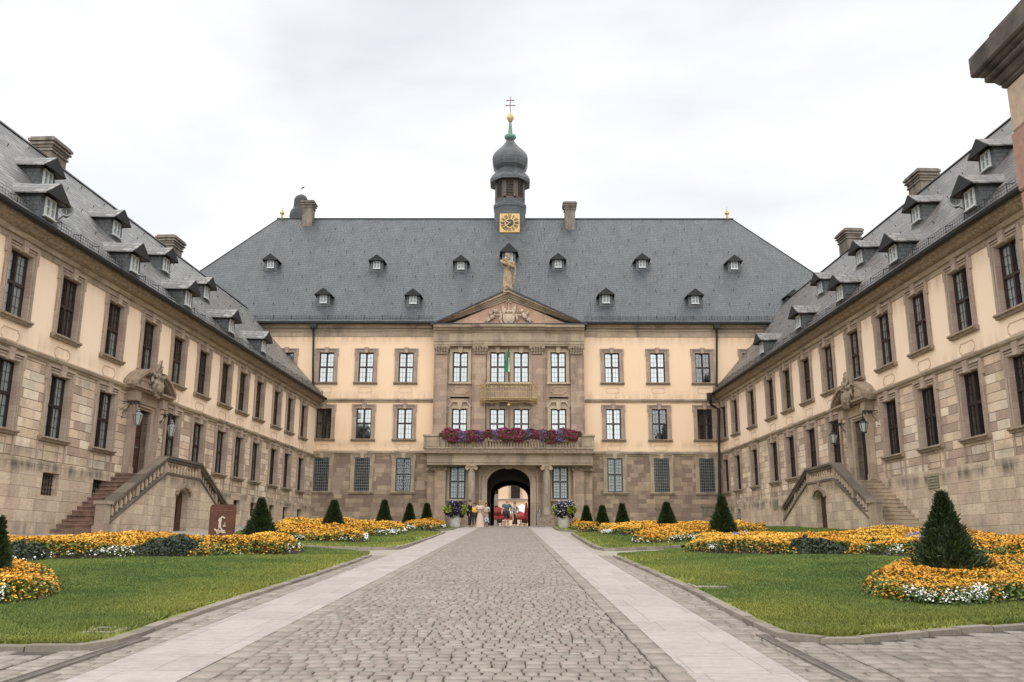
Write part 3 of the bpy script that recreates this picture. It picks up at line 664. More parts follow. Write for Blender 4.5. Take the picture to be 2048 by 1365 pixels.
    b = MB(); bx(b, st['c0'], st['c1'], yi, 0, st['zl']-.14, st['zl']); bx(b, st['c0'], cd+.6, yi, 0, -.4, st['zl']-.14); bx(b, cd-.6, st['c1'], yi, 0, -.4, st['zl']-.14); bx(b, cd+.6, cd-.6, yi+.3, 0, -.4, st['zl']-.14); b.build('landing', 'win_stone' if w == 'L' else 'trim', stair)
    for (na, ca, g) in ((st['n0'], st['c0'], st['g0']), (st['n1'], st['c1'], st['g1'])):
        n = max(6, round((st['zl']-g)/.152)); hst = (st['zl']-g)/n; wst = (ca-na)/n
        for i in range(n-0):
            if i == n-1: pass
            b = MB(); s0 = na+wst*i; zt_ = g+hst*(i+1)-(0 if i < n-1 else .004)
            bx(b, s0+wst*.08, ca-wst*.0, yi, 0, zt_-hst, zt_-.045) if i == 0 else bx(b, s0+wst*.12, s0+wst*1.12, yi, 0, zt_-hst-.02, zt_-.045)
            bx(b, s0, s0+wst*1.1, yi+.002, -.001, zt_-.045, zt_)
            if i == 0: b.box(*sorted((S(s0+wst*.1), S(ca))), yi, 0, -.4, g)
            b.build('step', 'step_stone' if w == 'L' else 'trim', stair)
        b = MB(); b.prism([(S(na+wst*.5), -.4), (S(na+wst*1.5), g+hst*.2), (S(ca), st['zl']-hst*1.3), (S(ca), -.4)], 'y', yi+.01, -.02); b.build('stair_core', 'wing_plinth', stair)
    def rail(s0, z0, s1, z1, nb, horiz=False):
        b = MB(); P = [(S(s0), z0-.09), (S(s1), z1-.09), (S(s1), z1), (S(s0), z0)]; b.prism(P, 'y', yf-.07, yi+.07)
        b.prism([(x_, z_-.09 if k < 2 else z_-.09) for k, (x_, z_) in enumerate(P)], 'y', yf-.02, yi+.02)
        zb = dz-.0
        b.prism([(S(s0), z0-zb-.03), (S(s1), z1-zb-.03), (S(s1), z1-zb+.05), (S(s0), z0-zb+.05)], 'y', yf-.05, yi+.05)
        b.build('handrail', 'corona', stair)
        for k in range(nb):
            f = (k+.5)/nb; s_ = s0+(s1-s0)*f; z_ = z0+(z1-z0)*f; baluster(stair, S(s_), (yf+yi)/2, z_-zb+.04, zb-.16)
    rail(st['n0']-.15, st['zn'], st['c0'], st['zc'], 14); rail(st['c0'], st['zc'], st['c1'], st['zc'], 11); rail(st['n1']+.15, st['zn1'], st['c1'], st['zc'], 14)
    for s_, z_, gg in ((st['n0'], st['zn'], -.4), (st['c0'], st['zc']-.10, st['zc']-dz), (st['c1'], st['zc']-.10, st['zc']-dz), (st['n1'], st['zn1'], -.4), ((st['n0']+st['c0'])/2, (st['zn']+st['zc'])/2-.14, (st['zn']+st['zc'])/2-dz), ((st['n1']+st['c1'])/2, (st['zn1']+st['zc'])/2-.14, (st['zn1']+st['zc'])/2-dz)):
        b = MB()
        hw = .17 if gg < 0 else .10; b.box(S(s_)-hw, S(s_)+hw, yf-.03 if gg < 0 else yf+.02, yi+.03 if gg < 0 else yi-.02, gg, z_-.02)
        if gg < 0: b.box(S(s_)-hw-.05, S(s_)+hw+.05, yf-.09, yi+.09, z_-.06, z_+.04); b.box(S(s_)-hw-.04, S(s_)+hw+.04, yf-.07, yi+.07, z_-.95 if z_ > 2 else -.4, st['g0']+.25 if s_ == st['n0'] else st['g1']+.1)
        b.build('pedestal', 'trim' if w == 'R' else 'win_stone', stair)
    b = MB(); b.box(S(cd)-.53, S(cd)+.53, yi-.02, yi+.03, -.3, st['cz1']); 
    for sx in (-1, 1): b.box(*sorted((S(cd)+sx*.06, S(cd)+sx*.46)), yi-.05, yi-.02, st['cz0']+.35, st['cz1']-.35)
    b.build('cellar_door', 'door', stair)
    b = MB(); T = [(S(cd)+.62*math.cos(t_), yf-.05, st['cz1']-.28+.40*math.sin(t_)) for t_ in np.linspace(.1, math.pi-.1, 11)]
    for i in range(10): b.bar(T[i], T[i+1], .12, .10, up=(0, 1, 0))
    carved_blob(b, (S(cd), yf-.02, st['cz1']+.32), (.08, .1), 5, 4, .6, .06); b.build('door_hood', 'sculpt_dark', stair)
    return root, q, st
# ------------------------------------------------------------------ templates
M['panel_line'] = plain('panel groove paint', (.55, .40, .28), .9, 0, .2); M['step_stone'] = plain('shaded red steps', (.21, .135, .105), .85, 0, .5, 4, .5); WT = {}; M['carved'] = plain('weathered carving', (.27, .22, .165), .9, 0, .6, 8, .6)  # step_stone: red stone whose dark tone includes the stair's shade
for c in ('sides', 'low', None):
    WT[('wing', c)] = make_window('win_stone', 'wood_red', c, panel='oct', hw=.54, strip=.185)
    WT[('wingG', c)] = make_window('win_stone', 'wood_dark', c, panel='rect', hw=.54, strip=.185)
for c in ('reflection_blind', 'full', 'top', None):
    WT[('pal', c)] = make_window('win_stone', 'wood_dark', c, panel='oct', glass_p=c is not None)
    WT[('palC', c)] = make_window('trim', 'wood_dark', c, surround=False, glass_p=True)
WT[('palG', None)] = make_window('trim', 'wood_dark', None, grille=True, H=2.12)
WT[('palGc', None)] = make_window('trim', 'wood_dark', 'reflection_blind', grille=True, surround=False, H=2.05)
WT[('palGw', None)] = make_window('trim', 'wood_dark', 'reflection_blind', grille=True, H=2.12)
DORM = make_dormer(); DORMW = {'L': make_dormer(roof_m='slate_w'), 'R': make_dormer(roof_m='slate_w2')}
wingL, qL, stL = build_wing('L', 'long left wing with cream plaster above tan stone, paler lamps and a reddish portal with a closed double staircase beside the rust brown panel')
wingR, qR, stR = build_wing('R', 'long right wing with cream plaster above tan stone and a double staircase, its plinth without gratings, behind the tallest yew')
wingL['label'] = 'long left wing of cream plaster over stone, staircase behind the rust brown panel'
wingR['label'] = 'long right wing of cream plaster over stone, staircase near the tallest yew'

# ------------------------------------------------------------------ main palace (local y = world Y - 56)
pal = empty('palace', (0, D, 0), 0, 'broad palace facing the camera with apricot plaster, clock turret and arched gateway', 'palace')
def PX(px, py, Y=D): p = onY(px, py, Y); return p.x, p.z
def pz(py, Y=D, px=1018): return onY(px, py, Y).z
def pxx(px, Y=D, py=850): return onY(px, py, Y).x
ZE = 14.15
z_c2, z_c1 = pz(802), pz(905.5)
def rect(x0, y0, x1, y1, s, ox, oy, Y=D):
    a = onY(x0/s+ox, y1/s+oy, Y); c = onY(x1/s+ox, y0/s+oy, Y); return (a.x+c.x)/2, a.z, c.x-a.x, c.z-a.z
A = (3.102, 600, 640); B_ = (3.102, 1000, 640)
top = [rect(118, 212, 212, 400, *A), rect(365, 212, 457, 398, *A), rect(613, 207, 706, 395, *A), rect(648, 195, 743, 385, *B_), rect(930, 192, 1025, 382, *B_), rect(1212, 188, 1305, 378, *B_)]
mid = [rect(103, 553, 198, 750, *A), rect(350, 552, 447, 747, *A), rect(605, 549, 700, 745, *A), rect(658, 543, 757, 738, *B_), rect(943, 540, 1045, 737, *B_), rect(1225, 538, 1325, 735, *B_)]
gnd = [rect(88, 870, 185, 1077, *A), rect(340, 870, 440, 1075, *A), rect(597, 870, 695, 1073, *A), rect(670, 865, 770, 1065, *B_), rect(960, 860, 1060, 1063, *B_), rect(1242, 857, 1340, 1062, *B_)]
zt_, zm_, zg_ = [float(np.mean([r_[1] for r_ in L_])) for L_ in (top, mid, gnd)]
XT = [r_[0] for r_ in top]+[pxx(573, D, 730), pxx(1500, D, 715)]; XM = [r_[0] for r_ in mid]; XG = [r_[0] for r_ in gnd]
xcL, xcR = pxx(868), pxx(1168.5)          # central bay
xgL, xgR = pxx(857, D, 960), pxx(1186, D, 960)
XL, XR = -25.1, 23.3
H2 = 2.12
def op(x, z, H=1.97, hw=.5): return (x-hw, x+hw, z-.02, z+H)
b = MB(); wall_mesh(b, XL, xcL, z_c1, ZE, [op(x, zt_) for x in XT if x < 0]+[op(x, zm_) for x in XM if x < 0]); b.build('plaster_wall', 'plaster_p', pal, recalc=False); b = MB(); wall_mesh(b, xcR, XR, z_c1, ZE, [op(x, zt_) for x in XT if x > 0]+[op(x, zm_) for x in XM if x > 0]); b.build('plaster_wall', 'plaster_p', pal, recalc=False)
b = MB(); wall_mesh(b, -13.3, xgL, -.5, z_c1, [op(x, zg_, H2+.01) for x in XG if x < 0]); b.build('ground_floor_wall', 'pal_base', pal, recalc=False); b = MB(); wall_mesh(b, xgR, 13.3, -.5, z_c1, [op(x, zg_, H2+.01) for x in XG if x > 0]); b.build('ground_floor_wall', 'pal_base', pal, recalc=False)
for x, c in zip(XT, ['reflection_blind', 'reflection_blind', 'reflection_blind', 'reflection_blind', 'full', None, None, None]): put(pal, WT[('pal', c)], x, zt_)
for x, c in zip(XM, [None, 'top', 'reflection_blind', 'full', None, None]): put(pal, WT[('pal', c)], x, zm_)
for x, k in zip(XG, ['palG', 'palG', 'palG', 'palGw', 'palG', 'palG']): put(pal, WT[(k, None)], x, zg_)
for q_ in ((-13.2, -2.2, 0), (1.2, 13.2, 0), (-2.2, 1.2, 5.6)): b = MB(); b.box(q_[0], q_[1], .85, .95, q_[2], 14); b.build('inner_wall', 'room', pal)
b = MB(); b.box(XL, XL+.1, 0, 16.6, -1, ZE); b.box(XR-.1, XR, 0, 16.6, -1, ZE); b.box(XL, -2.3, 16.5, 16.6, -1, ZE); b.box(1.0, XR, 16.5, 16.6, -1, ZE); b.box(-2.3, 1.0, 16.5, 16.6, 5.2, ZE); b.build('rear_wall', 'plaster_p', pal)
# courses and cornice on the side parts
for (xa, xb) in ((XL, xcL), (xcR, XR)):
    b = MB()
    b.prism([(0, z_c2-.14), (-.05, z_c2-.12), (-.06, z_c2-.02), (-.13, z_c2+.0), (-.14, z_c2+.08), (0, z_c2+.14)], 'x', xa, xb)
    b.prism([(0, z_c1-.25), (-.05, z_c1-.22), (-.07, z_c1-.1), (-.16, z_c1-.08), (-.17, z_c1+.02), (0, z_c1+.1)], 'x', max(xa, -13.4), min(xb, 13.4)); b.build('string_course', 'trim', pal)
    b = MB(); z = ZE
    b.prism([(0, z-.78), (-.05, z-.78), (-.06, z-.45), (-.10, z-.42), (-.12, z-.36), (-.04, z-.34), (-.04, z-.26), (-.2, z-.22), (-.24, z-.14), (-.42, z-.10), (-.46, z-.0), (0, z-.0)], 'x', xa, xb); b.build('cornice', 'trim', pal)
    b = MB(); b.prism([(-.46, z-.03), (-.56, z-.08), (-.66, z-.03), (-.67, z+.09), (-.62, z+.10), (-.46, z+.04)], 'x', xa, xb); b.build('gutter', 'gutter', pal)
# roof
RX0, RX1, RY, RZ = -18.66, 16.38, 8.32, 24.72
EX0, EX1 = -25.67, 23.9
b = MB(); b.add([(EX0, -.6, ZE+.02), (EX1, -.6, ZE+.02), (EX1, 17.2, ZE+.02), (EX0, 17.2, ZE+.02), (RX0, RY, RZ), (RX1, RY, RZ)], [(0, 1, 5, 4), (1, 2, 5), (2, 3, 4, 5), (3, 0, 4), (0, 3, 2, 1)])
proof = b.build('roof', 'slate_p', pal)
b = MB(); b.tube([(RX0-.1, RY, RZ), (RX1+.1, RY, RZ)], .07, 6); 
for sx, ex, rx in ((-1, EX0, RX0), (1, EX1, RX1)): b.tube([(rx, RY, RZ), (ex, -.6, ZE+.05)], .035, 5)
b.build('ridge_cap', 'gutter', proof)
tp = (RZ-ZE)/(RY+.6); zr_ = lambda y: ZE+.02+tp*(y+.6)
b = MB()
for i in range(int(44/.17)):
    x = -22+i*.17
    if xcL-.1 < x < xcR+.1: continue
    b.bar((x, -.36, zr_(-.36)), (x, -.36, zr_(-.36)+.22), .013)
    if i % 7 == 0: b.bar((x, -.36, zr_(-.36)), (x, -.36, zr_(-.36)+.28), .03); b.bar((x, -.36, zr_(-.36)+.2), (x, -.1, zr_(-.1)), .02)
for dz in (.05, .14, .22):
    for xa, xb in ((-22, xcL-.1), (xcR+.1, 22)): b.bar((xa, -.36, zr_(-.36)+dz), (xb, -.36, zr_(-.36)+dz), .012)
b.build('snow_guard', 'gutter', proof)
b = MB()
for row in range(7):
    y = .75+row*1.08
    for i in range(36):
        x = -23+i*1.32+(row % 2)*.55+.25*math.sin(row*3.)
        if abs(x+1.1) > (19-row*.55): continue
        b.bar((x, y, zr_(y)-.02), (x, y-.06, zr_(y)+.12), .028)
b.build('roof_hooks', 'gutter', proof)['kind'] = 'stuff'
for (x, Y, z) in [(-17.56, 59.58, 19.13), (-10.04, 59.52, 0), (-4.11, 59.48, 0), (2.73, 59.64, 0), (8.66, 59.64, 0), (15.09, 59.51, 0), (-13.04, 56.75, 0), (-7.06, 56.71, 0), (5.76, 56.77, 0), (11.66, 56.73, 0), (18.17, 56.69, 0), (-20.36, 57.06, 0)]:
    o = dup(DORM, pal); o.location = (x, Y-56-.15, zr_(Y-56-.15)-.0)
o = dup(DORM, pal); o.location = (-.74, 3.75, zr_(3.75)); o.scale = (1.12, 1, 1.45)
for px0, px1, pyt, Yc in ((605, 628, 408, 64.0), (1123, 1151, 407, 63.7)):
    xx, zt = PX((px0+px1)/2, pyt, Yc); chimney(pal, xx, Yc-56, zr_(Yc-56)-1.0, zt, .78, .8)
for px in (562, 1453):
    xx, _ = PX(px, 440, 64.3); zt = pz(419, 64.3); z0 = RZ-.05; h = zt-z0
    b = MB(); b.lathe([(.10, z0), (.07, z0+.2*h), (.10, z0+.35*h), (.05, z0+.42*h), (.17, z0+.52*h), (.19, z0+.62*h), (.08, z0+.72*h), (.10, z0+.78*h), (.03, z0+.88*h), (.015, z0+h+.2)], (xx, 8.3), 10); b.build('gilt_finial', 'gold', proof, smooth=True)
# dark turret cap behind the ridge
Yr = 71.; b = MB(); cx = pxx(600, Yr, 415); P = []
for hw, py in ((21, 445), (21, 432), (19, 424), (14.5, 418), (14, 408), (14, 401), (11, 395), (6, 391.5), (1, 389.5)): P.append((hw/25.2/.92, pz(py, Yr)))
P = [(P[0][0], RZ-5)]+P; b.lathe(P, (cx, Yr-56), 8, R(22.5)); b.build('rear_turret_cap', 'dark', pal)

# clock turret
YT = 64.2; cx = pxx(1018, YT, 400); cy = YT-56; sc_ = 26.2
def T(hw, py): return (hw/sc_/.924, pz(py, YT))
b = MB(); b.lathe([(1.25/.924, RZ-2.6), (1.22/.924, RZ-1.4), T(31.5, 446), T(31, 430), T(31.5, 424), T(33, 421), T(33, 417), T(30, 412), T(30, 407)], (cx, cy), 8, R(22.5)); tur = b.build('clock_turret', 'slate_t', pal)
b = MB(); b.lathe([T(27, 408), T(27, 366)], (cx, cy), 8, R(22.5)); zl0, zl1 = pz(405, YT), pz(370, YT)
core = b.build('louvre_core', 'room', tur)
b = MB(); ap = 28.6/sc_
for k in range(8):
    an = R(-90)+k*R(45); n = Vector((math.cos(an), math.sin(an), 0)); t_ = Vector((-n.y, n.x, 0)); c = Vector((cx, cy, 0))+n*ap; hw_ = ap*math.tan(R(22.5))
    for sx in (-1, 1): b.obox(c+t_*sx*(hw_-.08)+Vector((0, 0, (zl0+zl1)/2)), t_*.09, n*.06, Vector((0, 0, (zl1-zl0)/2+.08)))
    for zz in (zl0-.04, zl1+.02): b.obox(c+Vector((0, 0, zz)), t_*hw_, n*.06, Vector((0, 0, .09)))
    m = 10
    for i in range(m):
        zz = zl0+.1+(zl1-zl0-.15)*(i+.5)/m; b.obox(c-n*.02+Vector((0, 0, zz)), t_*(hw_-.16), n*.05+Vector((0, 0, -.03)), Vector((0, 0, .022)))
b.build('louvres', plain('louvre wood', (.105, .085, .075), .8), tur)
b = MB(); b.lathe([T(30, 370), T(40, 371), T(40, 365), T(37, 359), T(31, 352), T(28, 347), T(27, 343)], (cx, cy), 8, R(22.5)); b.build('turret_eave', 'slate_t', tur)
b = MB(); b.lathe([T(28, 344), T(33, 338), T(35.3, 331), T(36, 324), T(34.5, 317), T(31, 311), T(25, 304), T(18, 297.5), T(12.5, 291), T(8.5, 285), T(6, 279)], (cx, cy), 8, R(22.5)); b.build('onion_dome', 'slate_t', tur)
b = MB(); b.lathe([T(5, 282), T(10, 278.5), T(11.3, 276), T(11, 272.5), T(6, 271), T(4.2, 268), T(3.2, 255), T(1.9, 244)], (cx, cy), 8); b.build('copper_spire', 'copper', tur)
b = MB(); b.lathe([T(1.5, 246), T(4, 243.5), T(6.6, 238), T(6.8, 236), T(5, 231), T(2, 228), T(.8, 224)], (cx, cy), 12); b.build('gilt_ball', 'gold_old', tur, smooth=True)
b = MB(); zc = lambda p: pz(p, YT); b.bar((cx, cy, zc(230)), (cx, cy, zc(194)), .055)
for py, hw in ((201.5, 7), (211.5, 9)): 
    b.bar((cx-hw/sc_, cy, zc(py)), (cx+hw/sc_, cy, zc(py)), .05)
    for sx in (-1, 1): b.ball((cx+sx*hw/sc_, cy, zc(py)), .055, 0, 6)
b.build('double_cross', plain('rusty cross', (.14, .05, .035), .6), tur)
# clock
ck = cy-31.5/sc_-.06; ccx, ccz = cx, pz(446.5, YT-1.3); hs = 19.6/sc_
b = MB(); b.box(ccx-hs, ccx+hs, ck-.06, ck+.04, ccz-hs, ccz+hs); clock = b.build('clock_face', 'gold', tur)
b = MB(); y = ck-.07
b.prism([(ccx+hs*.40*math.cos(a_), ccz+hs*.40*math.sin(a_)) for a_ in np.linspace(0, 2*math.pi, 25)[:-1]], 'y', y-.01, y+.02)
for k in range(12):
    a_ = math.pi/2-k*math.pi/6; r0, r1 = hs*.52, hs*.93; nst = [3, 1, 2, 3, 3, 2, 3, 4, 4, 3, 2, 3][k]
    for j in range(nst+1):
        d_ = (j-nst/2)*.105; aa = a_+d_
        b.bar((ccx+r0*math.cos(aa), y, ccz+r0*math.sin(aa)), (ccx+r1*math.cos(aa), y, ccz+r1*math.sin(aa)), .030, .02, up=(0, 1, 0))
b.build('clock_numerals', 'dark', clock)
b = MB(); y = ck-.10
for an, L in ((R(153), hs*.52), (R(216), hs*.78)):
    b.bar((ccx-math.cos(an)*L*.2, y, ccz-math.sin(an)*L*.2), (ccx+math.cos(an)*L, y, ccz+math.sin(an)*L), .06, .02, up=(0, 1, 0))
b.ball((ccx, y, ccz), .06, 0, 8); b.build('clock_hands', 'gold', clock)

# ------------------------------------------------------------------ central bay
yb = -.40; z1_ = pz(868, 55.6); zen = pz(692.5, 55.6)
xw = [rect(948, 203, 1043, 390, *A), rect(1180, 205, 1275, 388, *A), rect(85, 203, 180, 388, *B_), rect(315, 198, 410, 385, *B_)]
xm = [rect(945, 548, 1040, 745, *A), rect(1180, 550, 1275, 745, *A), rect(88, 548, 183, 745, *B_), rect(320, 545, 415, 742, *B_)]
f = 55.6/56; XCT = [r_[0]*f for r_ in xw]; XCM = [r_[0]*f for r_ in xm]; zct = float(np.mean([r_[1] for r_ in xw]))*f; zcm = float(np.mean([r_[1] for r_ in xm]))*f
b = MB(); wall_mesh(b, xcL, xcR, z_c1-.2, ZE-.2, [op(x, zct) for x in XCT]+[op(x, zcm) for x in XCM], y=yb)
for x in (xcL, xcR): b.add([(x, yb, z_c1-.2), (x, 0.02, z_c1-.2), (x, 0.02, ZE-.2), (x, yb, ZE-.2)], [(0, 1, 2, 3)])
bay = b.build('central_bay', 'pal_cent', pal, recalc=False)
for x in XCT: put(bay, WT[('palC', 'reflection_blind')], x, zct, yb)
for x in XCM: put(bay, WT[('palC', 'reflection_blind')], x, zcm, yb)
b = MB(); b.box(xcL, xcR, .5, .6, z_c1, 14); b.build('bay_inner_wall', 'room', bay)
for L_, z in ((XCT, zct), (XCM, zcm)):
    for x in L_:
        b = MB()
        for sx in (-1, 1): b.box(*sorted((x+sx*.49, x+sx*.66)), yb-.05, yb+.02, z-.05, z+2.12); b.box(*sorted((x+sx*.60, x+sx*.69)), yb-.09, yb, z-.05, z+2.12)
        b.box(x-.49, x+.49, yb-.05, yb+.02, z+1.96, z+2.12); b.prism([(x-.11, z+1.9), (x+.11, z+1.9), (x+.17, z+2.42), (x-.17, z+2.42)], 'y', yb-.14, yb)
        b.box(x-.74, x+.74, yb-.16, yb, z-.13, z-.02)
        if L_ is XCM and x in (XCM[0], XCM[3]):
            for sx in (-1, 1): b.bar((x+sx*.72, yb-.06, z+2.05), (x+sx*.45, yb-.06, z+2.42), .10, .12, up=(0, 1, 0)); b.box(*sorted((x+sx*.45, x+sx*.17)), yb-.12, yb, z+2.36, z+2.44)
        b.build('window_frame', 'trim_pale', bay)
for x in (XCT[0], XCT[3]): b = MB(); panel_outline(b, x, (zct+z_c2)/2+.05, .48, .22, .12, yb, 0, .05, .04); panel_outline(b, x, zct-1.0, .6, .0, 0, yb, 0, .08, .06); b.build('apron_panel', 'trim_pale', bay)
zpb, zcap0, zcap1 = pz(867, 55.4), pz(710, 55.4), pz(693, 55.4)
pil = [(830, 918, A), (1073, 1160, A), (190, 280, B_), (440, 525, B_)]; PXS = []
for x0, x1, (s, ox, oy) in pil:
    xa, xb = pxx(x0/s+ox, 55.3), pxx(x1/s+ox, 55.3); PXS.append((xa, xb)); m = (xa+xb)/2; h = .36
    b = MB(); b.box(m-h, m+h, yb-.26, yb, zpb, zcap0); b.box(m-h-.06, m+h+.06, yb-.32, yb, zpb-.0, zpb+.22); b.box(m-h-.10, m+h+.10, yb-.34, yb, z_c1, zpb)
    b.box(*sorted((m-h-.14, m-h)), yb-.14, yb, zpb, zcap0) if m < -.7 else b.box(m+h, m+h+.14, yb-.14, yb, zpb, zcap0)
    p_ = b.build('pilaster', 'pal_cent', bay)
    b = MB(); rr = random.Random(int(x0))
    b.prism([(m-h, zcap0), (m+h, zcap0), (m+h+.12, zcap1-.08), (m-h-.12, zcap1-.08)], 'y', yb-.34, yb); b.box(m-h-.14, m+h+.14, yb-.42, yb, zcap1-.09, zcap1)
    for r_ in range(3):
        for k in range(5): b.ball((m-h+.02+(2*h-.04)*k/4, yb-.36-.03*r_, zcap0+.08+.16*r_), .085, 0, 6, .8, .7, 1.2)
    for sx in (-1, 1): b.ball((m+sx*(h+.06), yb-.36, zcap1-.17), .11, 0, 7)
    b.build('capital', 'sculpt_dark', p_)
# entablature, projecting over the middle
def entab(b, x0, x1, yo):
    za, zb, zc_, zd = zcap1, pz(681, 55.3), pz(667, 55.3), pz(652.5, 55.2)
    b.prism([(0, za), (yo-.02, za), (yo-.02, za+.10), (yo-.06, za+.11), (yo-.06, za+.26), (yo-.10, za+.28), (yo-.12, zb), (yo, zb+.02), (yo, zc_), (yo-.05, zc_+.02), (yo-.10, zc_+.12), (yo-.28, zc_+.17), (yo-.34, zc_+.27), (yo-.50, zc_+.30), (yo-.54, zd), (0, zd)], 'x', x0, x1)
b = MB(); xa, xb = PXS[0][0]-.1, PXS[3][1]+.1; xm0, xm1 = PXS[1][0]-.05, PXS[2][1]+.05
entab(b, xa, xm0, yb-.27); entab(b, xm0, xm1, yb-.39); entab(b, xm1, xb, yb-.27); b.build('entablature', 'trim', bay)
# pediment
zd = pz(652.5, 55.2); zap = pz(581, 55.1); xap = pxx(1017, 55.1, 600); xe0, xe1 = pxx(866, 55, 652), pxx(1170, 55, 650); yo = yb-.35
b = MB(); b.prism([(xe0+.7, zd), (xe1-.7, zd), (xap, zap-.55)], 'y', yo+.12, 3.2); ped = b.build('pediment', stone('tympanum stone', [(.40, .23, .165), (.36, .21, .155), (.44, .27, .19)], .9, .42, .006, .3, .3, .25), pal)
b = MB()
for (x0, x1) in ((xe0, xap), (xap, xe1)):
    sl_ = (zap-zd)/(xap-x0) if x1 == xap else (zap-zd)/(x1-xap); g = lambda x, o_: (x, (zd+(x-x0)*sl_ if x1 == xap else zap-(x-xap)*sl_)+o_)
    for (oa, ob, yy) in ((-.62, -.48, yo+.0), (-.48, -.36, yo-.10), (-.36, -.22, yo-.22), (-.22, -.07, yo-.44)):
        P = [g(x0, oa), g(x1, oa), g(x1, ob), g(x0, ob)]; P = [(x_, max(z_, zd+.0)) for x_, z_ in P]; b.prism(P, 'y', yy, yo+.4)
b.build('raking_cornice', 'trim', ped)
b = MB()
for (x0, z0, x1, z1) in ((xe0-.12, zd, xap, zap), (xap, zap, xe1+.12, zd)): b.prism([(x0, z0-.06), (x1, z1-.06), (x1, z1+.04), (x0, z0+.04)], 'y', yo-.52, 4.6)
b.prism([(xe0-.1, zd+.02), (xe1+.1, zd+.02), (xe1+.1, zd+.09), (xe0-.1, zd+.09)], 'y', yo-.48, yo+.3); b.build('pediment_roof', 'dark', ped)
# arms with cross and two putti
mx, mz = pxx(1017, 55, 630), pz(632, 55); y = yo+.02
b = MB(); b.prism([(mx-.38, mz+.2), (mx+.38, mz+.2), (mx+.38, mz-.2), (mx+.2, mz-.48), (mx, mz-.58), (mx-.2, mz-.48), (mx-.38, mz-.2)], 'y', y-.1, y+.12)
b.box(mx-.035, mx+.035, y-.1, y, mz+.45, mz+1.2); b.box(mx-.17, mx+.17, y-.1, y, mz+.92, mz+1.0)
for sx in (-1, 1):
    b.tube([(mx+sx*.40, y, mz-.5), (mx+sx*.56, y-.05, mz-.2), (mx+sx*.48, y-.05, mz+.15), (mx+sx*.58, y, mz+.35)], .09, 6); b.prism([(mx+sx*.16, mz+.3), (mx+sx*.42, mz+.3), (mx+sx*.5, mz+.85), (mx+sx*.3, mz+.62), (mx+sx*.16, mz+.5)], 'y', y-.08, y+.05)
    b.ball((mx+sx*.3, y-.06, mz+.25), .12, 0, 7)
b.ball((mx, y-.1, mz+.32), .17, 0, 8, 1.3, .8, .7); b.ball((mx, y-.08, mz-.12), .3, 0, 9, .9, .4, 1.1)
b.build('coat_of_arms', 'sculpt_pale', ped, smooth=False)
for sx in (-1, 1):
    b = MB(); X = lambda d: mx+sx*d
    b.ball((X(.86), y-.1, mz+.36), .15, 0, 9); b.tube([(X(.92), y-.06, mz+.24), (X(1.02), y-.08, mz+.02), (X(1.16), y-.06, mz-.16)], [.12, .16, .13], 8)
    b.tube([(X(.95), y-.1, mz+.18), (X(.75), y-.14, mz+.06), (X(.58), y-.1, mz+.1)], .05, 6); b.tube([(X(1.15), y-.06, mz-.14), (X(1.32), y-.1, mz-.28), (X(1.46), y-.06, mz-.46)], [.10, .07, .05], 7); b.tube([(X(1.12), y-.06, mz-.18), (X(1.3), y-.02, mz-.12), (X(1.55), y-.02, mz-.32)], [.10, .07, .05], 7)
    b.prism([(X(1.0), mz+.2), (X(1.3), mz+.42), (X(1.26), mz+.1)], 'y', y-.04, y+.02); b.build('putto', 'sculpt_pale', ped, smooth=True)

# ------------------------------------------------------------------ portico
YP = 54.15; yp = YP-56; x0, x1 = pxx(848, YP, 900), pxx(1191, YP, 900); zf0, zf1 = pz(907, YP), pz(899.5, YP); zar = pz(930, YP); zen1 = zf0
GB = 1.28
# gateway wall, with arch
ax0, ax1 = pxx(976, 55.4, 1000), pxx(1063, 55.4, 1000); azt = pz(936, 55.4); acx = (ax0+ax1)/2; ahw = (ax1-ax0)/2; zs = azt-.95
yg = -.5
wx = [rect(935, 910, 1032, 1113, *A, 55.5), rect(330, 907, 430, 1112, *B_, 55.5)]; zgw = float(np.mean([r_[1] for r_ in wx]))
b = MB(); xq = [acx-ahw*1.0, acx+ahw]
wall_mesh(b, xgL, acx-ahw, -.5, z_c1, [op(wx[0][0], zgw, 2.07)], y=yg); wall_mesh(b, acx+ahw, xgR, -.5, z_c1, [op(wx[1][0], zgw, 2.07)], y=yg)
arc = [(acx-ahw*math.cos(t_), zs+.95*math.sin(t_)) for t_ in np.linspace(0, math.pi, 17)]
b.add([(p_[0], yg, p_[1]) for p_ in arc]+[(p_[0], yg, z_c1) for p_ in arc], [(i, i+1, i+18, i+17) for i in range(16)])
for x in (xgL, xgR): b.add([(x, yg, -.5), (x, .02, -.5), (x, .02, z_c1), (x, yg, z_c1)], [(0, 1, 2, 3)])
gate = b.build('gateway_wall', 'pal_cent', pal, recalc=False)
put(gate, WT[('palGc', None)], wx[0][0], zgw, yg); put(gate, WT[('palGc', None)], wx[1][0], zgw, yg)
b = MB(); b.box(xgL+.1, acx-ahw-.4, .35, .45, 0, z_c1-.1); b.build('gate_inner_wall', 'room', gate); b = MB(); b.box(acx+ahw+.4, xgR-.1, .35, .45, 0, z_c1-.1); b.build('gate_inner_wall', 'room', gate)
b = MB()                                     # passage
ihw = 1.36; az2 = pz(971, 72)
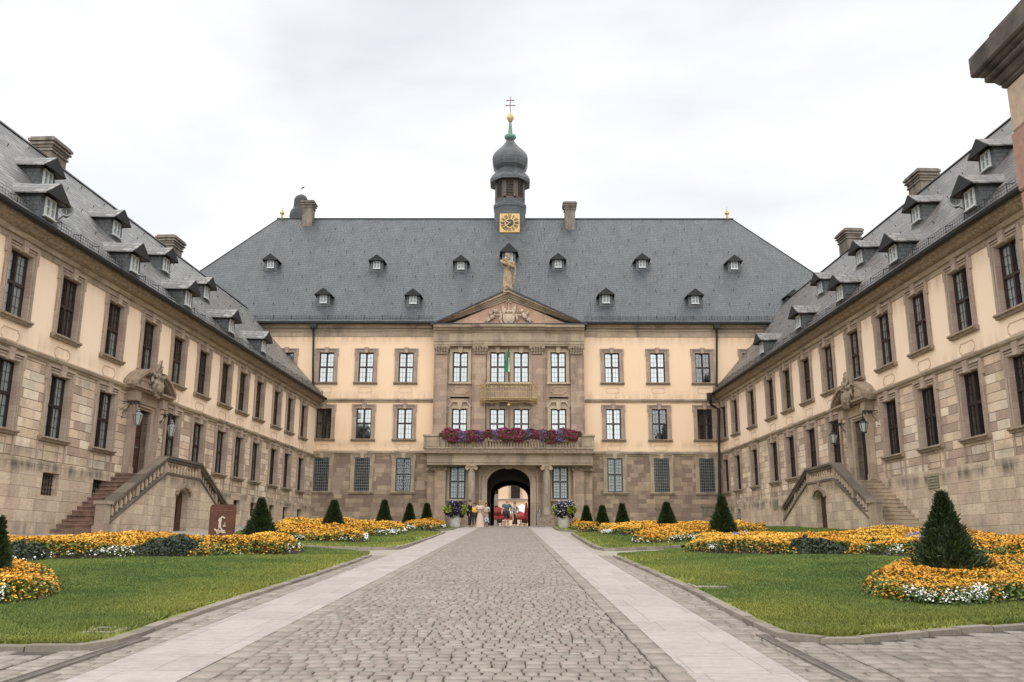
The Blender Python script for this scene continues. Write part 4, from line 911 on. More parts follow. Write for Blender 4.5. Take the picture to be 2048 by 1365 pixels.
def tunnel(y0, y1, hw0, hw1, zt0, zt1):
    n = 17; A_ = [(acx-hw0*math.cos(t_), y0, (zt0-.95)+.95*math.sin(t_)) for t_ in np.linspace(0, math.pi, n)]; B2 = [(acx-hw1*math.cos(t_), y1, (zt1-.95)+.95*math.sin(t_)) for t_ in np.linspace(0, math.pi, n)]
    A_ = [(acx-hw0, y0, 0.)]+A_+[(acx+hw0, y0, 0.)]; B2 = [(acx-hw1, y1, 0.)]+B2+[(acx+hw1, y1, 0.)]; n += 2
    b.add(A_+B2, [(i, i+1, i+1+n, i+n) for i in range(n-1)])
tunnel(yg, .6, ahw, ahw, azt, azt); tunnel(.6, 15.6, ahw+.25, ahw+.25, azt+.2, az2+.35); tunnel(15.6, 16.7, ihw, ihw, az2, az2)
for (ya, h0, t0, h1, t1) in ((.6, ahw, azt, ahw+.25, azt+.2), (15.6, ihw, az2, ahw+.25, az2+.35)):
    n = 17; I = [(acx-h0, ya, 0.)]+[(acx-h0*math.cos(t_), ya, t0-.95+.95*math.sin(t_)) for t_ in np.linspace(0, math.pi, n)]+[(acx+h0, ya, 0.)]; O = [(acx-h1-.3, ya, 0.)]+[(acx-(h1+.3)*math.cos(t_), ya, t1-.9+1.5*math.sin(t_)) for t_ in np.linspace(0, math.pi, n)]+[(acx+h1+.3, ya, 0.)]
    b.add(I+O, [(i, i+1, i+1+n+2, i+n+2) for i in range(n+1)])
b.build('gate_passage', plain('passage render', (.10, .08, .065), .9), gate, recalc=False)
b = MB()                                     # moulded frame of the arch
for k, (e0, e1, d) in enumerate(((0, .12, .08), (.12, .22, .05), (.22, .34, .12))):
    for i in range(16):
        t0, t1 = np.linspace(0, math.pi, 17)[i:i+2]
        P = [(acx-(ahw+e_)*math.cos(t_), zs+(.95+e_)*math.sin(t_)) for e_, t_ in ((e0, t0), (e0, t1), (e1, t1), (e1, t0))]; b.prism(P, 'y', yg-d, yg+.01)
    for sx in (-1, 1): b.box(*sorted((acx+sx*(ahw+e0), acx+sx*(ahw+e1))), yg-d, yg+.01, 0, zs)
b.prism([(acx-.16, azt-.08), (acx+.16, azt-.08), (acx+.24, zar+.0), (acx-.24, zar)], 'y', yg-.26, yg)
for sx in (-1, 1):
    b.box(*sorted((acx+sx*(ahw+.40), acx+sx*(ahw+.50))), yg-.1, yg, GB, zar); b.box(*sorted((acx+sx*.5, acx+sx*(ahw+.5))), yg-.1, yg, zar-.12, zar)
    for k in range(3): b.box(*sorted((acx+sx*(ahw+.02+.1*k), acx+sx*(ahw+.4))), yg-.09, yg, zar-.26-.14*k, zar-.2-.14*k)
b.build('arch_moulding', 'trim_pale', gate)
for r_ in wx:
    x = r_[0]; b = MB()
    for sx in (-1, 1): b.box(*sorted((x+sx*.5, x+sx*.66)), yg-.06, yg+.02, zgw, zgw+2.12)
    b.box(x-.66, x+.66, yg-.06, yg+.02, zgw+2.06, zgw+2.2); b.box(x-.8, x+.8, yg-.2, yg, zgw-.12, zgw-.02); b.build('window_frame', 'trim_pale', gate)
# corner pilasters
for sx, (pa, pb) in ((-1, (856, 893)), (1, (1149, 1187))):
    xa, xb = pxx(pa, 54.9, 980), pxx(pb, 54.9, 980); b = MB(); w_ = (xb-xa)
    for (fa, fb, d) in ((0, .36, .35), (.36, .44, .5), (.44, 1., .62)):
        if sx > 0: fa, fb = 1-fb, 1-fa
        b.box(xa+w_*fa, xa+w_*fb, yg-d, yg, .3, zar-.30)
    b.box(xa-.06, xb+.06, yg-.75, yg, .3, GB+.42); b.box(xa-.03, xb+.03, yg-.70, yg, GB+.42, GB+.55)
    p_ = b.build('corner_pilaster', 'pal_cent', gate); b = MB(); b.box(xa-.08, xb+.08, yg-.72, yg, zar-.12, zar)
    for c_ in (xa+.02, xa+w_*.44, xb-.02): b.tube([(c_, yg-.72, zar-.2), (c_, yg-.0, zar-.2)], .13, 10)
    b.box(xa, xb, yg-.64, yg, zar-.3, zar-.12); b.build('ionic_capital', 'sculpt_dark', p_)
# columns
for px in (944.5, 1095.5):
    cx_ = pxx(px, YP+.35, 980); cy_ = yp+.42; b = MB(); zb0 = GB+.62
    b.lathe([(.27, zb0), (.30, zb0+.06), (.265, zb0+.14), (.26, zb0+.5), (.25, zb0+1.4), (.215, zar-.26)], (cx_, cy_), 20); c_ = b.build('column', 'column', gate, smooth=True)
    b = MB(); b.box(cx_-.42, cx_+.42, cy_-.42, yg, .5, GB+.50); b.box(cx_-.34, cx_+.34, cy_-.34, cy_+.34, GB+.50, zb0+.02); b.box(cx_-.46, cx_+.46, cy_-.46, yg, .5, GB+.16); b.build('column_plinth', 'sculpt_dark', c_)
    b = MB(); b.box(cx_-.30, cx_+.30, cy_-.30, cy_+.30, zar-.09, zar); b.box(cx_-.2, cx_+.2, cy_-.22, cy_+.22, zar-.26, zar-.09)
    for sx in (-1, 1): b.tube([(cx_+sx*.26, cy_-.27, zar-.19), (cx_+sx*.26, cy_+.27, zar-.19)], .12, 10)
    b.build('ionic_capital', 'sculpt', c_)
    b = MB(); b.box(cx_-.22, cx_+.22, yg-.14, yg, .5, zar-.2); b.build('wall_pilaster', 'pal_cent', gate)
# architrave + slab
b = MB(); xa, xb = pxx(856, 54.4, 915)+.0, pxx(1187, 54.4, 915)
prof = [(yg, zar), (yp+.18, zar), (yp+.16, zar+.14), (yp+.13, zar+.15), (yp+.12, zar+.28), (yp+.17, zar+.30), (yp+.17, zf0-.10), (yp+.05, zf0-.04), (yp+.0, zf0), (yg, zf0)]
b.prism(prof, 'x', xa, xb); en = b.build('portico_entablature', 'trim', pal)
b = MB(); b.box(x0-.02, x1+.02, yp-.12, yg+.1, zf0, zf0+.10); b.box(x0+.08, x1-.08, yp-.03, yg+.1, zf0+.10, zf1+.04); slab = b.build('balcony_slab', 'sculpt_dark', pal)
zrl = pz(870, YP); ped_px = [(849, 880), (885, 892), (936, 946), (1094, 1104), (1150, 1158), (1165, 1190)]
b = MB()
for pa, pb in ped_px:
    xa_, xb_ = pxx(pa, YP, 885), pxx(pb, YP, 885); b.box(xa_, xb_, yp-.06, yp+.18, zf1+.145, zrl-.105)
    if pb-pa > 20: b.box(xa_+.12, xb_-.12, yp-.09, yp-.06, zf1+.2, zrl-.22); b.box(xa_+.01, xa_+.2, yp+.19, yg, zf1+.145, zrl-.105) if pa < 1000 else b.box(xb_-.2, xb_-.01, yp+.19, yg, zf1+.145, zrl-.105)
b.box(x0, x1, yp-.08, yp+.2, zf1+.04, zf1+.14)
b.box(x0-.03, x1+.03, yp-.14, yp+.26, zrl-.10, zrl)
for xs in (x0-.03, x1-.24): b.box(xs, xs+.27, yp+.26, yg, zrl-.1, zrl)
bal = b.build('balcony_parapet', 'trim', slab)
n = 42; xs0, xs1 = pxx(893, YP, 885), pxx(1149, YP, 885)
for i in range(n):
    x = xs0+(xs1-xs0)*(i+.5)/n
    if any(pxx(pa, YP, 885)-.07 < x < pxx(pb, YP, 885)+.07 for pa, pb in ped_px): continue
    baluster(bal, x, yp+.06, zf1+.14, zrl-.1-zf1-.14)
# gilded balcony
YB_ = 55.3; cxb = pxx(1018.5, YB_, 790); zb0_, zb1_, zbt, zbb = pz(797, 54.9), pz(795, 54.9), pz(768, 54.9), pz(808, 54.9)
hwb = (pxx(1077, YB_, 790)-pxx(961, YB_, 790))/2
def bp(t_, r=1.): return Vector((cxb-hwb*math.cos(t_)*r, yb-.05-.85*math.sin(t_)**.8*r, 0))
NB = 34; ts = np.linspace(0, math.pi, NB+1)
b = MB(); pts = [bp(t_, .98) for t_ in ts]; b.prism([(p_.x, p_.y) for p_ in pts], 'z', zb0_-.12, zb0_); gb = b.build('gilt_balcony', 'sculpt_dark', pal)
b = MB(); Z = lambda p_, z: (p_.x, p_.y, z)
for i in range(NB):
    p_, q_ = bp(ts[i]), bp(ts[i+1])
    for z, w_ in ((zbt, .035), (zbt-.24, .016), (zbt-.50, .022), (zb0_+.02, .035)): b.bar(Z(p_, z), Z(q_, z), w_)
    b.bar(Z(p_, zb0_), Z(p_, zbt-.26), .016)
    if i % 2 == 0:
        b.bar(Z(p_, zbt-.26), Z(bp(ts[i+1]), zbt-.04), .018); b.bar(Z(bp(ts[i+1]), zbt-.04), Z(bp(ts[min(i+2, NB)]), zbt-.26), .018); b.bar(Z(p_, zbt-.26), Z(p_, zbt+.0), .018)
    rr_ = .10+.03*math.sin(i*1.3)                                   # scrolled fringe
    b.tube([Z(p_, zb0_), Z((p_+q_)/2, zb0_-.14), Z(q_, zb0_-.06), Z(p_, zb0_-.24-.04*math.sin(i*.78)), Z(q_, zb0_-.30-.05*math.sin(i*.78))], .022, 5)
b.ball((cxb, bp(math.pi/2).y, zbb-.12), .11, 0, 8); b.build('gilt_railing', 'gold_old', gb)

# downpipes
for pts in ([(627, 656), (627, 668), (626.5, 775)], [(1433.5, 650), (1433.5, 664), (1434, 770)]):
    b = MB(); P = [onY(px, py, 55.75 if i else 55.45) for i, (px, py) in enumerate(pts)]; b.tube([(p_.x, p_.y-56, p_.z) for p_ in P], .07, 8); b.box(P[0].x-.2, P[0].x+.2, -.62, -.35, ZE-.32, ZE-.02); b.build('downpipe', 'gutter', pal)
for (w_, root_, pts) in (('L', wingL, [(637, 800), (630, 812), (621, 822), (619, 905), (617, 1050)]), ('R', wingR, [(1420, 795), (1424, 808), (1438, 815), (1440, 905), (1443, 1045)])):
    b = MB(); P = [onY(px, py, 55.3 if i == 0 else 55.55) for i, (px, py) in enumerate(pts)]; MI = root_.matrix_world.inverted() if False else None
    xc, a = WG[w_]; rz = root_.rotation_euler.z; inv = Matrix.Rotation(-rz, 4, 'Z')@Matrix.Translation((-xc, -D, 0)); b.tube([inv@p_ for p_ in P], .085, 8); h_ = inv@P[0]; b.box(h_.x-.15, h_.x+.15, h_.y-.15, h_.y+.15, h_.z-.1, h_.z+.35); b.build('downpipe', 'gutter', root_)
# ------------------------------------------------------------------ ground
def G(px, py): p = onG(px, py); return (p.x, p.y)
def sheet(name, poly, mat, dz, step=.6, kind='structure'):
    """sheet following the ground, clipped to poly by fine cells"""
    bm = bmesh.new(); vs = [bm.verts.new((x, y, 0)) for x, y in poly]; bm.faces.new(vs)
    xs = [p[0] for p in poly]; ys = [p[1] for p in poly]
    def cut(a0, a1, st, no):
        k = a0+st
        while k < a1:
            g = bm.verts[:]+bm.edges[:]+bm.faces[:]; bmesh.ops.bisect_plane(bm, geom=g, plane_co=(k, 0, 0) if no[0] else (0, k, 0), plane_no=no); k += st
    cut(min(ys), max(ys), step, (0, 1, 0)); cut(min(xs), max(xs), step*2, (1, 0, 0))
    for v in bm.verts: v.co.z = gz(v.co.x, v.co.y)+dz
    bmesh.ops.recalc_face_normals(bm, faces=bm.faces); 
    me = bpy.data.meshes.new(name); bm.to_mesh(me); bm.free()
    if me.polygons and sum(p.normal.z for p in me.polygons) < 0: me.flip_normals()
    me.materials.append(M[mat]); uvl = me.uv_layers.new(name='UVMap'); 
    for l in me.loops: uvl.data[l.index].uv = me.vertices[l.vertex_index].co.xy
    o = link(name, me); tag(o, kind=kind); return o
xs = [-300, -60, -30, -20, -16, -14, -12, -10, -8, -6, -5, -4, -3, -2, -1, 0, 1, 2, 3, 4, 5, 6, 8, 10, 12, 14, 16, 20, 30, 60, 300]
ys = [-200, -30, -5, 0, 5, 10, 15, 20, 25, 30, 35, 40, 45, 50, 55, 60, 75, 120, 600]
V = [(x, y, gz(x, y)-.03) for y in ys for x in xs]; nx = len(xs)
me = bpy.data.meshes.new('ground'); me.from_pydata(V, [], [(j*nx+i, j*nx+i+1, (j+1)*nx+i+1, (j+1)*nx+i) for j in range(len(ys)-1) for i in range(nx-1)])
me.materials.append(M['courtyard']); uvl = me.uv_layers.new(name='UVMap')
for l in me.loops: uvl.data[l.index].uv = me.vertices[l.vertex_index].co.xy
tag(link('ground', me), kind='structure')

RL = [G(369, 1365), G(603, 1243), G(960, 1057)]; RR = [G(1403, 1365), G(1240, 1220), G(1062, 1056)]
def line_x(a, b, y): return a[0]+(b[0]-a[0])*(y-a[1])/(b[1]-a[1])
SLo = [G(157, 1365), G(919, 1058)]; SRo = [G(1623, 1365), G(1105, 1056)]
Yn, Yf = 2.5, 56.3
rl = lambda y: line_x(RL[0], RL[-1], y); rr_ = lambda y: line_x(RR[0], RR[-1], y)
so_l = lambda y: line_x(SLo[0], SLo[1], y); so_r = lambda y: line_x(SRo[0], SRo[1], y)
sheet('road', [(rl(Yn), Yn), (rr_(Yn), Yn), (rr_(71), 71.), (rl(71), 71.)], 'joint', .004, 1.)
sheet('pavement', [(so_l(Yn), Yn), (rl(Yn)+.018, Yn), (rl(51)+.018, 51.), (so_l(51), 51.)], 'slab', .016, 1.)
sheet('pavement', [(rr_(Yn)-.018, Yn), (so_r(Yn), Yn), (so_r(51), 51.), (rr_(51)-.018, 51.)], 'slab', .016, 1.)
def setts(name, rows, mat, hz=.014, gap=.010, jit=.18, dome=.008, seed=0):
    """rows: list of (y0, y1, xa, xb, w) -> one mesh of separate stones"""
    r = np.random.default_rng(seed); B = []
    for (y0, y1, xa, xb, wd) in rows:
        x = xa
        while x < xb-.03:
            w_ = min(wd*r.uniform(1-jit*1.6, 1+jit*1.6), xb-x)
            B.append((x, x+w_, y0, y1)); x += w_
    B = np.array(B); n = len(B); g = gap/2*r.uniform(.5, 1.6, (n, 4))
    x0, x1, y0, y1 = B[:, 0]+g[:, 0], B[:, 1]-g[:, 1], B[:, 2]+g[:, 2], B[:, 3]-g[:, 3]
    cx, cy = (x0+x1)/2, (y0+y1)/2; z = gzv(cx, cy)+hz+r.normal(0, .0011, n); sl_ = .0413
    bev = .004; V = np.zeros((n, 8, 3), 'f'); jx = r.normal(0, .003, (n, 8)); jy = r.normal(0, .003, (n, 8))
    for k, (sx, sy) in enumerate(((0, 0), (1, 0), (1, 1), (0, 1))):
        X = np.where(sx, x1, x0); Y = np.where(sy, y1, y0)
        V[:, k, 0] = X; V[:, k, 1] = Y; V[:, k, 2] = z-.012+(Y-cy)*sl_
        bx_ = np.where(sx, -bev, bev); by_ = np.where(sy, -bev, bev)
        V[:, k+4, 0] = X+bx_; V[:, k+4, 1] = Y+by_; V[:, k+4, 2] = z+(Y-cy)*sl_+r.normal(0, .0009, n)
    V[:, :, 0] += jx; V[:, :, 1] += jy
    F = np.array([(4, 5, 6, 7), (0, 1, 5, 4), (1, 2, 6, 5), (2, 3, 7, 6), (3, 0, 4, 7)]); idx = (np.arange(n)[:, None, None]*8+F[None]).reshape(-1)
    me = bpy.data.meshes.new(name); me.vertices.add(n*8); me.vertices.foreach_set('co', V.reshape(-1)); me.loops.add(len(idx)); me.loops.foreach_set('vertex_index', idx.astype('i'))
    me.polygons.add(n*5); me.polygons.foreach_set('loop_start', np.arange(0, n*20, 4, dtype='i')); me.update(calc_edges=True); me.materials.append(M[mat]); o = link(name, me); tag(o, kind='structure'); return o
rows = []; y = Yn; r0 = random.Random(2)
while y < 54.5:
    d = (.142 if y > 6.7 else .13)*r0.uniform(.92, 1.08); rows.append((y, y+d, rl(y)+.178, rr_(y)-.178, .088 if y > 6.7 else .112)); y += d
setts('road_setts', rows, 'sett', seed=1)
rows = []; y = Yn
while y < 54.5:
    d = .24*r0.uniform(.85, 1.15); rows.append((y, y+d, rl(y)+.0, rl(y)+.175, .3)); rows.append((y, y+d, rr_(y)-.175, rr_(y), .3)); y += d
setts('border_setts', rows, 'sett_pale', seed=2, jit=0)

# kerbs and lawns
def poly_px(P): return [G(*p) for p in P]
KL1 = [(-260, 1308), (0, 1312), (130, 1315), (212, 1308), (262, 1293), (342, 1259), (512, 1200), (620, 1163), (700, 1135), (748, 1116)]
KR1 = [(1227, 1113), (1331, 1159), (1400, 1193), (1489, 1243), (1546, 1270), (1580, 1281), (1621, 1284), (1716, 1286), (1843, 1271), (1938, 1263), (2048, 1253), (2350, 1232)]
KL2 = [(606, 1097.5), (790, 1101), (816, 1096), (880, 1074), (894, 1067)]; KL3 = [(836, 1062.5), (902, 1062), (934, 1055)]
KR2 = [(1144, 1067), (1165, 1081), (1197, 1099), (1240, 1099), (1300, 1096), (1366, 1092)]; KR3 = [(1107, 1054), (1121, 1062), (1190, 1064)]
def resample(P, st):
    out = []
    for (x0, y0), (x1, y1) in zip(P[:-1], P[1:]):
        n = max(1, int(round(math.hypot(x1-x0, y1-y0)/st)))
        for i in range(n): out.append((x0+(x1-x0)*i/n, y0+(y1-y0)*i/n))
    out.append(P[-1]); return out
def smooth(P, it=2):
    for _ in range(it):
        Q = [P[0]]
        for a_, b_ in zip(P[:-1], P[1:]): Q += [(a_[0]*.75+b_[0]*.25, a_[1]*.75+b_[1]*.25), (a_[0]*.25+b_[0]*.75, a_[1]*.25+b_[1]*.75)]
        P = Q+[P[-1]]
    return P
KH = .042
kb = MB(); LAWNK = {}
for nm, P, side in (('L1', KL1, 1), ('R1', KR1, 1), ('L2', KL2, 1), ('L3', KL3, 1), ('R2', KR2, 1), ('R3', KR3, 1)):
    Q = smooth(poly_px(P)); LAWNK[nm] = Q; INN = []; S_ = resample(Q, .36)
    # resample by arc length
    L_ = [0]; 
    for a_, b_ in zip(Q[:-1], Q[1:]): L_.append(L_[-1]+math.hypot(b_[0]-a_[0], b_[1]-a_[1]))
    n = max(2, int(L_[-1]/.36)); T_ = np.linspace(0, L_[-1], n+1); X = np.interp(T_, L_, [q[0] for q in Q]); Y = np.interp(T_, L_, [q[1] for q in Q])
    for i in range(n):
        p0 = np.array([X[i], Y[i]]); p1 = np.array([X[i+1], Y[i+1]]); d = p1-p0; l = np.linalg.norm(d); d /= l; nn = np.array([-d[1], d[0]]); w_ = .11
        if True:
            c_in = (p0+p1)/2+nn*w_/2; 
            a0, a1 = p0+d*.006, p1-d*.006; jz = random.gauss(0, .004); jn = random.gauss(0, .004); vs = []
            for (q_, o_, zz) in ((a0, 0, -.05), (a1, 0, -.05), (a1, w_, -.05), (a0, w_, -.05), (a0, .012, KH), (a1, .012, KH), (a1, w_, KH), (a0, w_, KH)):
                s_ = q_+nn*(o_+jn); vs.append((s_[0], s_[1], gz(s_[0], s_[1])+zz+(jz if zz > 0 else 0)))
            kb.add(vs, [(0, 3, 2, 1), (4, 5, 6, 7), (0, 1, 5, 4), (1, 2, 6, 5), (2, 3, 7, 6), (3, 0, 4, 7)])
o = kb.build('kerb', 'kerbstone'); tag(o, kind='structure')

def inner(nm, off=.10):
    Q = LAWNK[nm]; out = []
    for i in range(len(Q)):
        a_, b_ = Q[max(i-1, 0)], Q[min(i+1, len(Q)-1)]; dx, dy = b_[0]-a_[0], b_[1]-a_[1]; l = math.hypot(dx, dy) or 1; out.append((Q[i][0]-dy/l*off, Q[i][1]+dx/l*off))
    return out
LAWN = {
 'L1': inner('L1')+poly_px([(742, 1111), (700, 1107.5), (640, 1104.5), (590, 1101), (420, 1097), (150, 1100), (-260, 1108)]),
 'R1': inner('R1')+poly_px([(2350, 1090), (2048, 1085), (1840, 1078), (1760, 1068), (1715, 1056), (1690, 1052.5), (1545, 1052.5), (1500, 1060), (1440, 1084), (1400, 1094), (1330, 1103), (1240, 1111)]),
 'L2': inner('L2')+poly_px([(830, 1065.5), (700, 1062), (560, 1056), (500, 1060), (470, 1075), (480, 1088), (560, 1096)]),
 'L3': inner('L3')+poly_px([(915, 1053.5), (890, 1051.5), (760, 1051), (620, 1052), (620, 1056), (720, 1060)]),
 'R2': inner('R2')+poly_px([(1420, 1086), (1490, 1066), (1480, 1060), (1330, 1063.5), (1197, 1065.5)]),
 'R3': inner('R3')+poly_px([(1300, 1062), (1440, 1058), (1470, 1052), (1300, 1050.5), (1140, 1051)])}
def grass_mat():
    N = NT('turf'); ob = N.obj(); g = N.n('NewGeometry').outputs['Random Per Island']
    n1 = N.noise(ob, .75, 6, .68); n2 = N.noise(ob, 3.4, 4, .65)
    c = N.ramp(n1, [(.062, .115, .026, .34), (.105, .165, .038, .5), (.175, .215, .054, .68)])
    c = N.mix(.5, c, N.ramp(n2, [(.6, .65, .6, .3), (1.35, 1.3, 1.2, .72)]), 'MULTIPLY')
    dry = N.n('Attribute', attribute_name='dry').outputs['Fac']
    c = N.mix(N.m_('MULTIPLY', dry, .62), c, (.27, .265, .05))
    c = N.mix(1., c, N.ramp(g, [(.62, .66, .6), (1.5, 1.42, 1.3)]), 'MULTIPLY')
    n3 = N.noise(ob, 55., 3, .6); c = N.mix(.6, c, N.ramp(n3, [(.45, .5, .4, .3), (1.45, 1.4, 1.3, .7)]), 'MULTIPLY')
    N.set(Base_Color=c, Roughness=.75); N.bump(n3, .5, .02); return N.m
M['turf'] = grass_mat()
def dryness(x, y, K_):
    d = edist(x, y, K_, False); return np.clip(np.clip(1.15-d/1.6, 0, 1)*np.clip(vnoise(x, y, .9, 3)*2.2-.2, 0, 1)+.25*np.clip(vnoise(x, y, .45, 13)*2.4-1.3, 0, 1), 0, 1)
LH = .034
for nm, P in LAWN.items():
    o = sheet('lawn', P, 'turf', LH, .8); me = o.data; co_ = np.empty(len(me.vertices)*3); me.vertices.foreach_get('co', co_); co_ = co_.reshape(-1, 3)
    at = me.attributes.new('dry', 'FLOAT', 'POINT'); at.data.foreach_set('value', dryness(co_[:, 0], co_[:, 1], LAWNK[nm]).astype('f'))
    X0, Y0 = np.min(P, 0); X1, Y1 = np.max(P, 0); X0 = max(X0, -17); X1 = min(X1, 17)
    n = {'L1': 1400000, 'R1': 1400000, 'L2': 60000, 'R2': 60000, 'L3': 15000, 'R3': 15000}[nm]
    # sample with density falling with distance
    t = rng.random(n); Yq = 1/(1/Y0+(1/Y1-1/Y0)*t); Xq = rng.uniform(X0, X1, n); keep = inpoly(Xq, Yq, P) & (rng.random(n) < np.clip(.35+.65*(Yq/Y0)**-.3, 0, 1)) & (np.abs(Xq) < Yq*.68+2.2); Xq, Yq = Xq[keep], Yq[keep]
    dk = edist(Xq, Yq, LAWNK[nm], False); dr = dryness(Xq, Yq, LAWNK[nm]); bare = (vnoise(Xq, Yq, 1.7, 9) > .62) & (dk < .5); kp = (dk > .15) & ~(bare & (rng.random(len(Xq)) < .85)); Xq, Yq, dr = Xq[kp], Yq[kp], dr[kp]
    m = len(Xq); h = rng.uniform(.028, .062, m)*(.7+.7*vnoise(Xq, Yq, 1.3, 5))*(1+.02*Yq); wd = (.0035+.0011*Yq*.55)*rng.uniform(.7, 1.3, m); an = rng.uniform(0, math.pi, m); le = rng.normal(0, .026, (m, 2)); h = h*.62; wd = wd*.85
    zz = gzv(Xq, Yq)+LH-.004; V = np.zeros((m, 3, 3)); 
    V[:, 0] = np.stack([Xq-np.cos(an)*wd, Yq-np.sin(an)*wd*.5, zz], 1); V[:, 1] = np.stack([Xq+np.cos(an)*wd, Yq+np.sin(an)*wd*.5, zz], 1); V[:, 2] = np.stack([Xq+le[:, 0], Yq+le[:, 1], zz+h], 1)
    bulk('grass', V, 3, 'turf', attr=dr, kind='stuff')

# side setts: between slabs and kerbs, and the two front corners
def fill_rows(name, ya, yb_, xl, xr, dy, wd, mat, seed, skip=None):
    rows = []; y = ya; r1 = random.Random(seed)
    while y < yb_:
        d = dy*r1.uniform(.88, 1.12); a_, b2 = xl(y+d/2), xr(y+d/2)
        if b2-a_ > .06: rows.append((y, y+d, a_, b2, wd))
        y += d
    return setts(name, rows, mat, seed=seed)
def kx(K_):
    ysk = [p[1] for p in K_]; xsk = [p[0] for p in K_]
    i0 = ysk.index(min(ysk)); 
    if K_ is LAWNK['L1']: seg = K_[i0:]
    else: seg = K_[:i0+1][::-1]
    return lambda y: float(np.interp(y, [p[1] for p in seg], [p[0] for p in seg])), K_[i0]
kl, kl0 = kx(LAWNK['L1']); kr, kr0 = kx(LAWNK['R1'])
yk = LAWNK['L1'][-1][1]; ykr = LAWNK['R1'][0][1]
fill_rows('side_setts', Yn, yk+.2, lambda y: kl(y) if y > kl0[1]+.02 else so_l(y)-.55, lambda y: so_l(y), .125, .15, 'sett', 4)
fill_rows('side_setts', Yn, ykr+.2, lambda y: so_r(y), lambda y: kr(y) if y > kr0[1]+.02 else so_r(y)+.55, .125, .15, 'sett', 5)
def curve_y(K_, lo):     # y of kerb as function of x on the outward running part
    ysk = [p[1] for p in K_]; i0 = ysk.index(min(ysk))
    seg = K_[:i0+1] if lo == 'L' else K_[i0:]
    seg = sorted(seg); return lambda x: float(np.interp(x, [p[0] for p in seg], [p[1] for p in seg]))
cyl, cyr = curve_y(LAWNK['L1'], 'L'), curve_y(LAWNK['R1'], 'R')
sheet('joint_sand', [(-9.5, 2.6), (so_l(2.6)+.02, 2.6), (so_l(yk)+.02, yk), (kl(yk), yk), (kl(12.)-.12, 12.), (-9.5, 8.4)], 'joint', .002, 1.)
sheet('joint_sand', [(so_r(2.6)-.02, 2.6), (9.5, 2.6), (9.5, 8.4), (kr(12.)+.12, 12.), (kr(ykr), ykr), (so_r(ykr)-.02, ykr)], 'joint', .002, 1.)
rows = []; y = 3.0
r1 = random.Random(8)
while y < 8.2:
    d = .16*r1.uniform(.9, 1.1); x_lim = so_l(y)-.57
    xs_ = np.arange(-9, x_lim, .05); ok = [x for x in xs_ if cyl(x) > y+d+.01]
    if ok: rows.append((y, y+d, min(ok), max(ok), .15))
    xs_ = np.arange(so_r(y)+.57, 9, .05); ok = [x for x in xs_ if cyr(x) > y+d+.01]
    if ok: rows.append((y, y+d, min(ok), max(ok), .15))
    y += d
setts('corner_setts', rows, 'sett_pale', seed=6, gap=.013)
for px, lb in (([(294, 1287), (68, 1365)], 'slotted drain let into the setts at the front left corner'), ([(1526, 1272), (1712, 1365)], 'slotted drain let into the setts at the front right corner')):
    P = [G(*p) for p in px]; d = (P[1][0]-P[0][0], P[1][1]-P[0][1]); P[1] = (P[0][0]+d[0]*1.6, P[0][1]+d[1]*1.6); b = MB(); L_ = math.hypot(*d)*1.6; u_ = (P[1][0]-P[0][0], P[1][1]-P[0][1]); nrm = (-u_[1]/L_, u_[0]/L_)
    for o_ in (-.034, .034): b.bar((P[0][0]+nrm[0]*o_, P[0][1]+nrm[1]*o_, gz(*P[0])+.014), (P[1][0]+nrm[0]*o_, P[1][1]+nrm[1]*o_, gz(*P[1])+.014), .012, .03)
    n = int(L_/.035)
    for i in range(n):
        t_ = (i+.5)/n; cx_, cy_ = P[0][0]+u_[0]*t_, P[0][1]+u_[1]*t_; z_ = gz(cx_, cy_)+.016; b.bar((cx_-nrm[0]*.028, cy_-nrm[1]*.028, z_), (cx_+nrm[0]*.028, cy_+nrm[1]*.028, z_), .014, .02)
    o = b.build('drain_channel', plain('drain iron', (.17, .15, .13), .8, .1), recalc=False); tag(o, lb, 'drain')
for (lb, P) in (('iron grating in the turf at the near corner of the left lawn', [(160, 1283), (215, 1273), (262, 1275), (232, 1285)]), ('stone cover flush in the left lawn near the kerb', [(430, 1181), (500, 1180), (510, 1185), (440, 1186)]), ('iron grating in the turf at the near corner of the right lawn', [(1570, 1257), (1630, 1256), (1656, 1264), (1585, 1266)]), ('stone cover in the right lawn beside the kerb', [(1375, 1176), (1462, 1172), (1472, 1176), (1395, 1181)])):
    Q = [G(*p) for p in P]; cx_ = sum(q[0] for q in Q)/4; cy_ = sum(q[1] for q in Q)/4; wx_ = (max(q[0] for q in Q)-min(q[0] for q in Q))/2*.85; wy_ = (max(q[1] for q in Q)-min(q[1] for q in Q))/2
    wx_ = min(wx_, .34); wy_ = min(max(wy_, .16), .28)
    e_ = empty('ground_cover', (cx_, cy_, gz(cx_, cy_)+LH+.018), 0, lb, 'grating'); e_.rotation_euler = (math.atan(.0413), 0, 0); b = MB()
    for (a0, a1, c0, c1) in ((-wx_, wx_, -wy_, -wy_+.05), (-wx_, wx_, wy_-.05, wy_), (-wx_, -wx_+.05, -wy_+.05, wy_-.05), (wx_-.05, wx_, -wy_+.05, wy_-.05)): b.box(a0, a1, c0, c1, -.05, .0)
    b.build('cover_frame', 'sett', e_); b = MB()
    if 'iron' in lb:
        for i in range(9): x_ = -wx_+.07+(2*wx_-.14)*i/8; b.box(x_-.012, x_+.012, -wy_+.05, wy_-.05, -.03, -.004)
        for i in range(5): y_ = -wy_+.08+(2*wy_-.16)*i/4; b.box(-wx_+.05, wx_-.05, y_-.012, y_+.012, -.035, -.01)
    else: b.box(-wx_+.052, wx_-.052, -wy_+.052, wy_-.052, -.04, -.006)
    b.build('cover_plate', 'iron' if 'iron' in lb else 'sett', e_)

